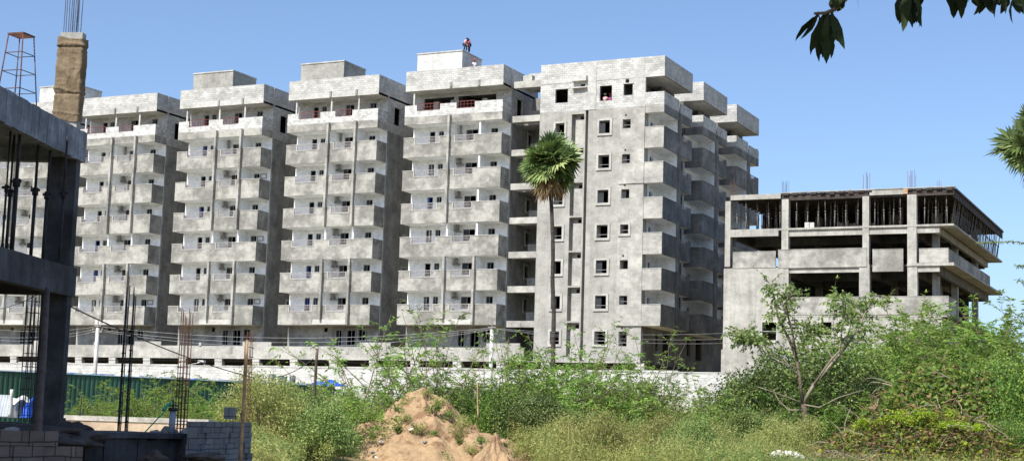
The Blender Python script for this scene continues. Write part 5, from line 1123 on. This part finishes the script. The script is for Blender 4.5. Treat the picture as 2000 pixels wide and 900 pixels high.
Q = np.array(Q); mkobj('foliage', quads_mesh('foliage', Q, np.repeat(rng.uniform(0, 1, len(Q)//4), 4)[:len(Q)], [LEAF_M]), OB)
ss = []; rr = []
for pl in (((1690, -60), (1655, -5), (1632, 18), (1612, 26), (1590, 27)), ((1690, -60), (1672, -14)), ((1780, -90), (1777, -20)), ((1690, -60), (1780, -90), (1940, -60), (2080, -50)), ((1480, -16), (1600, -60), (1690, -60)), ((1395, -14), (1480, -70), (1600, -60))):
    ss.append(np.array([at(u, v, D0)-ob for u, v in pl])); rr.append(list(np.linspace(0.012, 0.005, len(pl))))
ss.append(np.array([at(2080, -50, D0)-ob, (2.5, 1.0, 5.2), (2.0, -3.5, 4.5)])); rr.append([0.015, 0.08, 0.2]); ss.append(np.array([(1.7, -3.8, 4.5), (1.9, -3.9, 2.0), (2.0, -4.0, 0)])); rr.append([0.2, 0.24, 0.3])
tubes_np(ss, rr, 6).build('twig', BARK, OB)
# ------------------------------------------------------------------ people
SKIN = simple('skin', (0.16, 0.08, 0.05), 0.6, 0.05); HAIR = simple('hair', (0.01, 0.01, 0.01), 0.6, 0.1)
def cloth(n_, c): return simple(n_, c, 0.85, 0.12, 8)
CR, CW, CK, CP, CN, CY = cloth('red_cloth', (0.75, 0.03, 0.06)), cloth('white_cloth', (0.75, 0.72, 0.72)), cloth('pink_cloth', (0.7, 0.4, 0.42)), cloth('purple_cloth', (0.3, 0.08, 0.2)), cloth('dark_cloth', (0.03, 0.03, 0.05)), cloth('cream_cloth', (0.8, 0.72, 0.5))
def skin_mesh(name, verts, edges, radii, mat, rootv=0):
    me = bpy.data.meshes.new(name+'_cage'); me.from_pydata(verts, edges, []); ob_ = bpy.data.objects.new(name+'_cage', me); COL.objects.link(ob_)
    md = ob_.modifiers.new('skin', 'SKIN')
    if not me.skin_vertices: me.attributes.new
    sv = me.skin_vertices[0].data if me.skin_vertices else None
    if sv is None: raise RuntimeError('no skin layer')
    for i, r in enumerate(radii): sv[i].radius = (r, r)
    sv[rootv].use_root = True
    ob_.modifiers.new('sub', 'SUBSURF').levels = 1
    dg = bpy.context.evaluated_depsgraph_get(); out = bpy.data.meshes.new_from_object(ob_.evaluated_get(dg)); out.name = name
    bpy.data.objects.remove(ob_); bpy.data.meshes.remove(me); out.materials.clear(); out.materials.append(mat)
    for p in out.polygons: p.use_smooth = True; p.material_index = 0
    return out
def person(loc, rz, J, label, shirt, legs_m, head_m, cap=True, grp='workers on the apartment block'):
    """J: dict of joints: hip, chest, neck, head, and pairs knee/ankle/elbow/hand (l, r)"""
    root = thing('person', loc, label, 'person', grp, rz)
    hip, ch_, nk, hd = [np.array(J[k]) for k in ('hip', 'chest', 'neck', 'head')]
    V, E, R = [tuple(hip)], [], [0.13]
    def add(p, par, r): V.append(tuple(p)); R.append(r); E.append((par, len(V)-1)); return len(V)-1
    sp_ = add((hip+ch_)/2, 0, 0.12); c1 = add(ch_, sp_, 0.14); n1 = add(nk, c1, 0.055); h1 = add(hd, n1, 0.085); h2 = add(hd+nrm(hd-nk)*0.1, h1, 0.08)
    for s_, sg in (('l', -1), ('r', 1)):
        shd = ch_+np.array([0.17*sg, 0, 0.04]); a1 = add(shd, c1, 0.055); a2 = add(J['elbow_'+s_], a1, 0.042); a3 = add(J['hand_'+s_], a2, 0.03)
        hv = nrm(np.array(J['hand_'+s_])-np.array(J['elbow_'+s_])); sv_ = nrm(np.cross(hv, [0.3, 0.2, 1])); pm_ = add(np.array(J['hand_'+s_])+hv*0.06, a3, 0.026)
        for f in range(4): q = add(np.array(J['hand_'+s_])+hv*0.12+sv_*(f-1.5)*0.02, pm_, 0.009); add(np.array(J['hand_'+s_])+hv*(0.165-0.01*abs(f-1.2))+sv_*(f-1.5)*0.022-np.array([0, 0, 0.015]), q, 0.008)
        q = add(np.array(J['hand_'+s_])+hv*0.05+sv_*-0.05, a3, 0.01)
        hp = hip+np.array([0.09*sg, 0, -0.03]); l1 = add(hp, 0, 0.085); l2 = add(J['knee_'+s_], l1, 0.055); l3 = add(J['ankle_'+s_], l2, 0.038); add(np.array(J['ankle_'+s_])+[0, -0.14, -0.05], l3, 0.035)
    mkobj('body', skin_mesh('body', V, E, R, SKIN), root)
    V, E, R = [tuple(hip+[0, 0, 0.03])], [], [0.18]; sp_ = add((hip+ch_)/2, 0, 0.175); c1 = add(ch_, sp_, 0.2); add(ch_+(nk-ch_)*0.6, c1, 0.1)
    for s_, sg in (('l', -1), ('r', 1)): a1 = add(ch_+np.array([0.17*sg, 0, 0.04]), c1, 0.1); add(ch_+np.array([0.17*sg, 0, 0.04])*0.3+np.array(J['elbow_'+s_])*0.7-ch_*0.0-ch_*0.3+0*ch_ if False else (ch_+np.array([0.17*sg, 0, 0.04]))*0.3+np.array(J['elbow_'+s_])*0.7, a1, 0.085)
    mkobj('shirt', skin_mesh('shirt', V, E, R, shirt), root)
    V, E, R = [tuple(hip)], [], [0.15]
    for s_, sg in (('l', -1), ('r', 1)): l1 = add(hip+np.array([0.09*sg, 0, -0.03]), 0, 0.105); l2 = add(J['knee_'+s_], l1, 0.08); add(np.array(J['knee_'+s_])*0.15+np.array(J['ankle_'+s_])*0.85, l2, 0.065)
    mkobj('trousers', skin_mesh('trousers', V, E, R, legs_m), root)
    import bmesh; bm = bmesh.new(); bmesh.ops.create_uvsphere(bm, u_segments=16, v_segments=10, radius=0.125)
    bmesh.ops.delete(bm, geom=[v for v in bm.verts if v.co.z < -0.015 and v.co.y < 0.02], context='VERTS')
    me = bpy.data.meshes.new('headscarf' if cap else 'hair'); bm.to_mesh(me); bm.free(); me.materials.append(head_m); o = mkobj(me.name, me, root, tuple(hd+nrm(hd-nk)*0.08+[0, 0.012, 0])); 
    me = bpy.data.meshes.new('nose'); mb = MB(); mb.tube([(0, 0, 0.02), (0, -0.03, -0.015)], [0.008, 0.016], 6); mkobj('nose', mb.mesh('nose', [SKIN]), root, tuple(hd+nrm(hd-nk)*0.04+[0, -0.095, 0]))
    return root
stand = dict(hip=(0, 0, 0.9), chest=(0, -0.02, 1.25), neck=(0, -0.02, 1.45), head=(0, -0.03, 1.55), knee_l=(-0.1, -0.03, 0.5), knee_r=(0.1, -0.03, 0.5), ankle_l=(-0.12, 0, 0.08), ankle_r=(0.12, 0, 0.08), elbow_l=(-0.26, 0, 1.05), elbow_r=(0.26, -0.05, 1.05), hand_l=(-0.24, -0.15, 0.85), hand_r=(0.22, -0.25, 0.95))
bend = dict(hip=(0, 0.12, 0.75), chest=(0, -0.22, 0.98), neck=(0, -0.40, 1.06), head=(0, -0.48, 1.06), knee_l=(-0.12, -0.08, 0.42), knee_r=(0.12, -0.08, 0.42), ankle_l=(-0.13, 0.03, 0.08), ankle_r=(0.13, 0.03, 0.08), elbow_l=(-0.22, -0.32, 0.74), elbow_r=(0.22, -0.32, 0.74), hand_l=(-0.15, -0.45, 0.55), hand_r=(0.15, -0.45, 0.55))
SR = 37.09
def onroof(u, v, Y, z): 
    d = fw*FPX+RT*(u-1000)+UP*(450-v); k = Y/d[1]; return (float(d[0]*k), Y, z)
person(onroof(908.5, 100, FY+6.4, SR), math.radians(60), bend, 'worker in pale pink shirt bending on the roof room, left one', CK, CN, HAIR, False)
person(onroof(916.5, 100, FY+6.9, SR), math.radians(-40), {k: (tuple(np.array(v_)*[0.9, 1, 0.86])) for k, v_ in dict(stand, head=(0, -0.2, 1.5), neck=(0, -0.13, 1.42), chest=(0, -0.1, 1.22)).items()}, 'worker in bright red shirt stooping on the roof room, right one', CR, CN, HAIR, False)
mb = MB(); 
for x in (-0.4, 0.35):
    for y in (-0.35, 0.3): mb.box(x, x+0.05, y, y+0.05, 0, 2.75)
mb.box(-0.45, 0.45, -0.4, 0.4, 2.75, 2.8); q = onroof(926.5, 125, FY+7.2, 31.95); tag(mb.build('work_platform', WOOD, None, q), 'timber work platform beside the roof room, under the worker in white', 'work platform')
person(onroof(926.5, 125, FY+7.2, 34.76), math.radians(70), dict(stand), 'worker in white shirt and red cap standing beside the roof room wall', CW, CW, CR)
person(onroof(1182, 190, Y5+0.75, 29.35), 0, {k: tuple(np.array(v_)*[1, 1, 0.86]) for k, v_ in dict(stand, hand_l=(-0.2, -0.2, 1.0), hand_r=(0.2, -0.2, 1.0)).items()}, 'worker in pink shirt and cream cap looking out of the upper square window', CK, CN, CY)
person(onroof(1192, 190, Y5+0.9, 29.35), 0, {k: tuple(np.array(v_)*[1, 1, 0.86]) for k, v_ in stand.items()}, 'worker in purple shirt and red cap behind the other in the upper square window', CP, CN, CR)
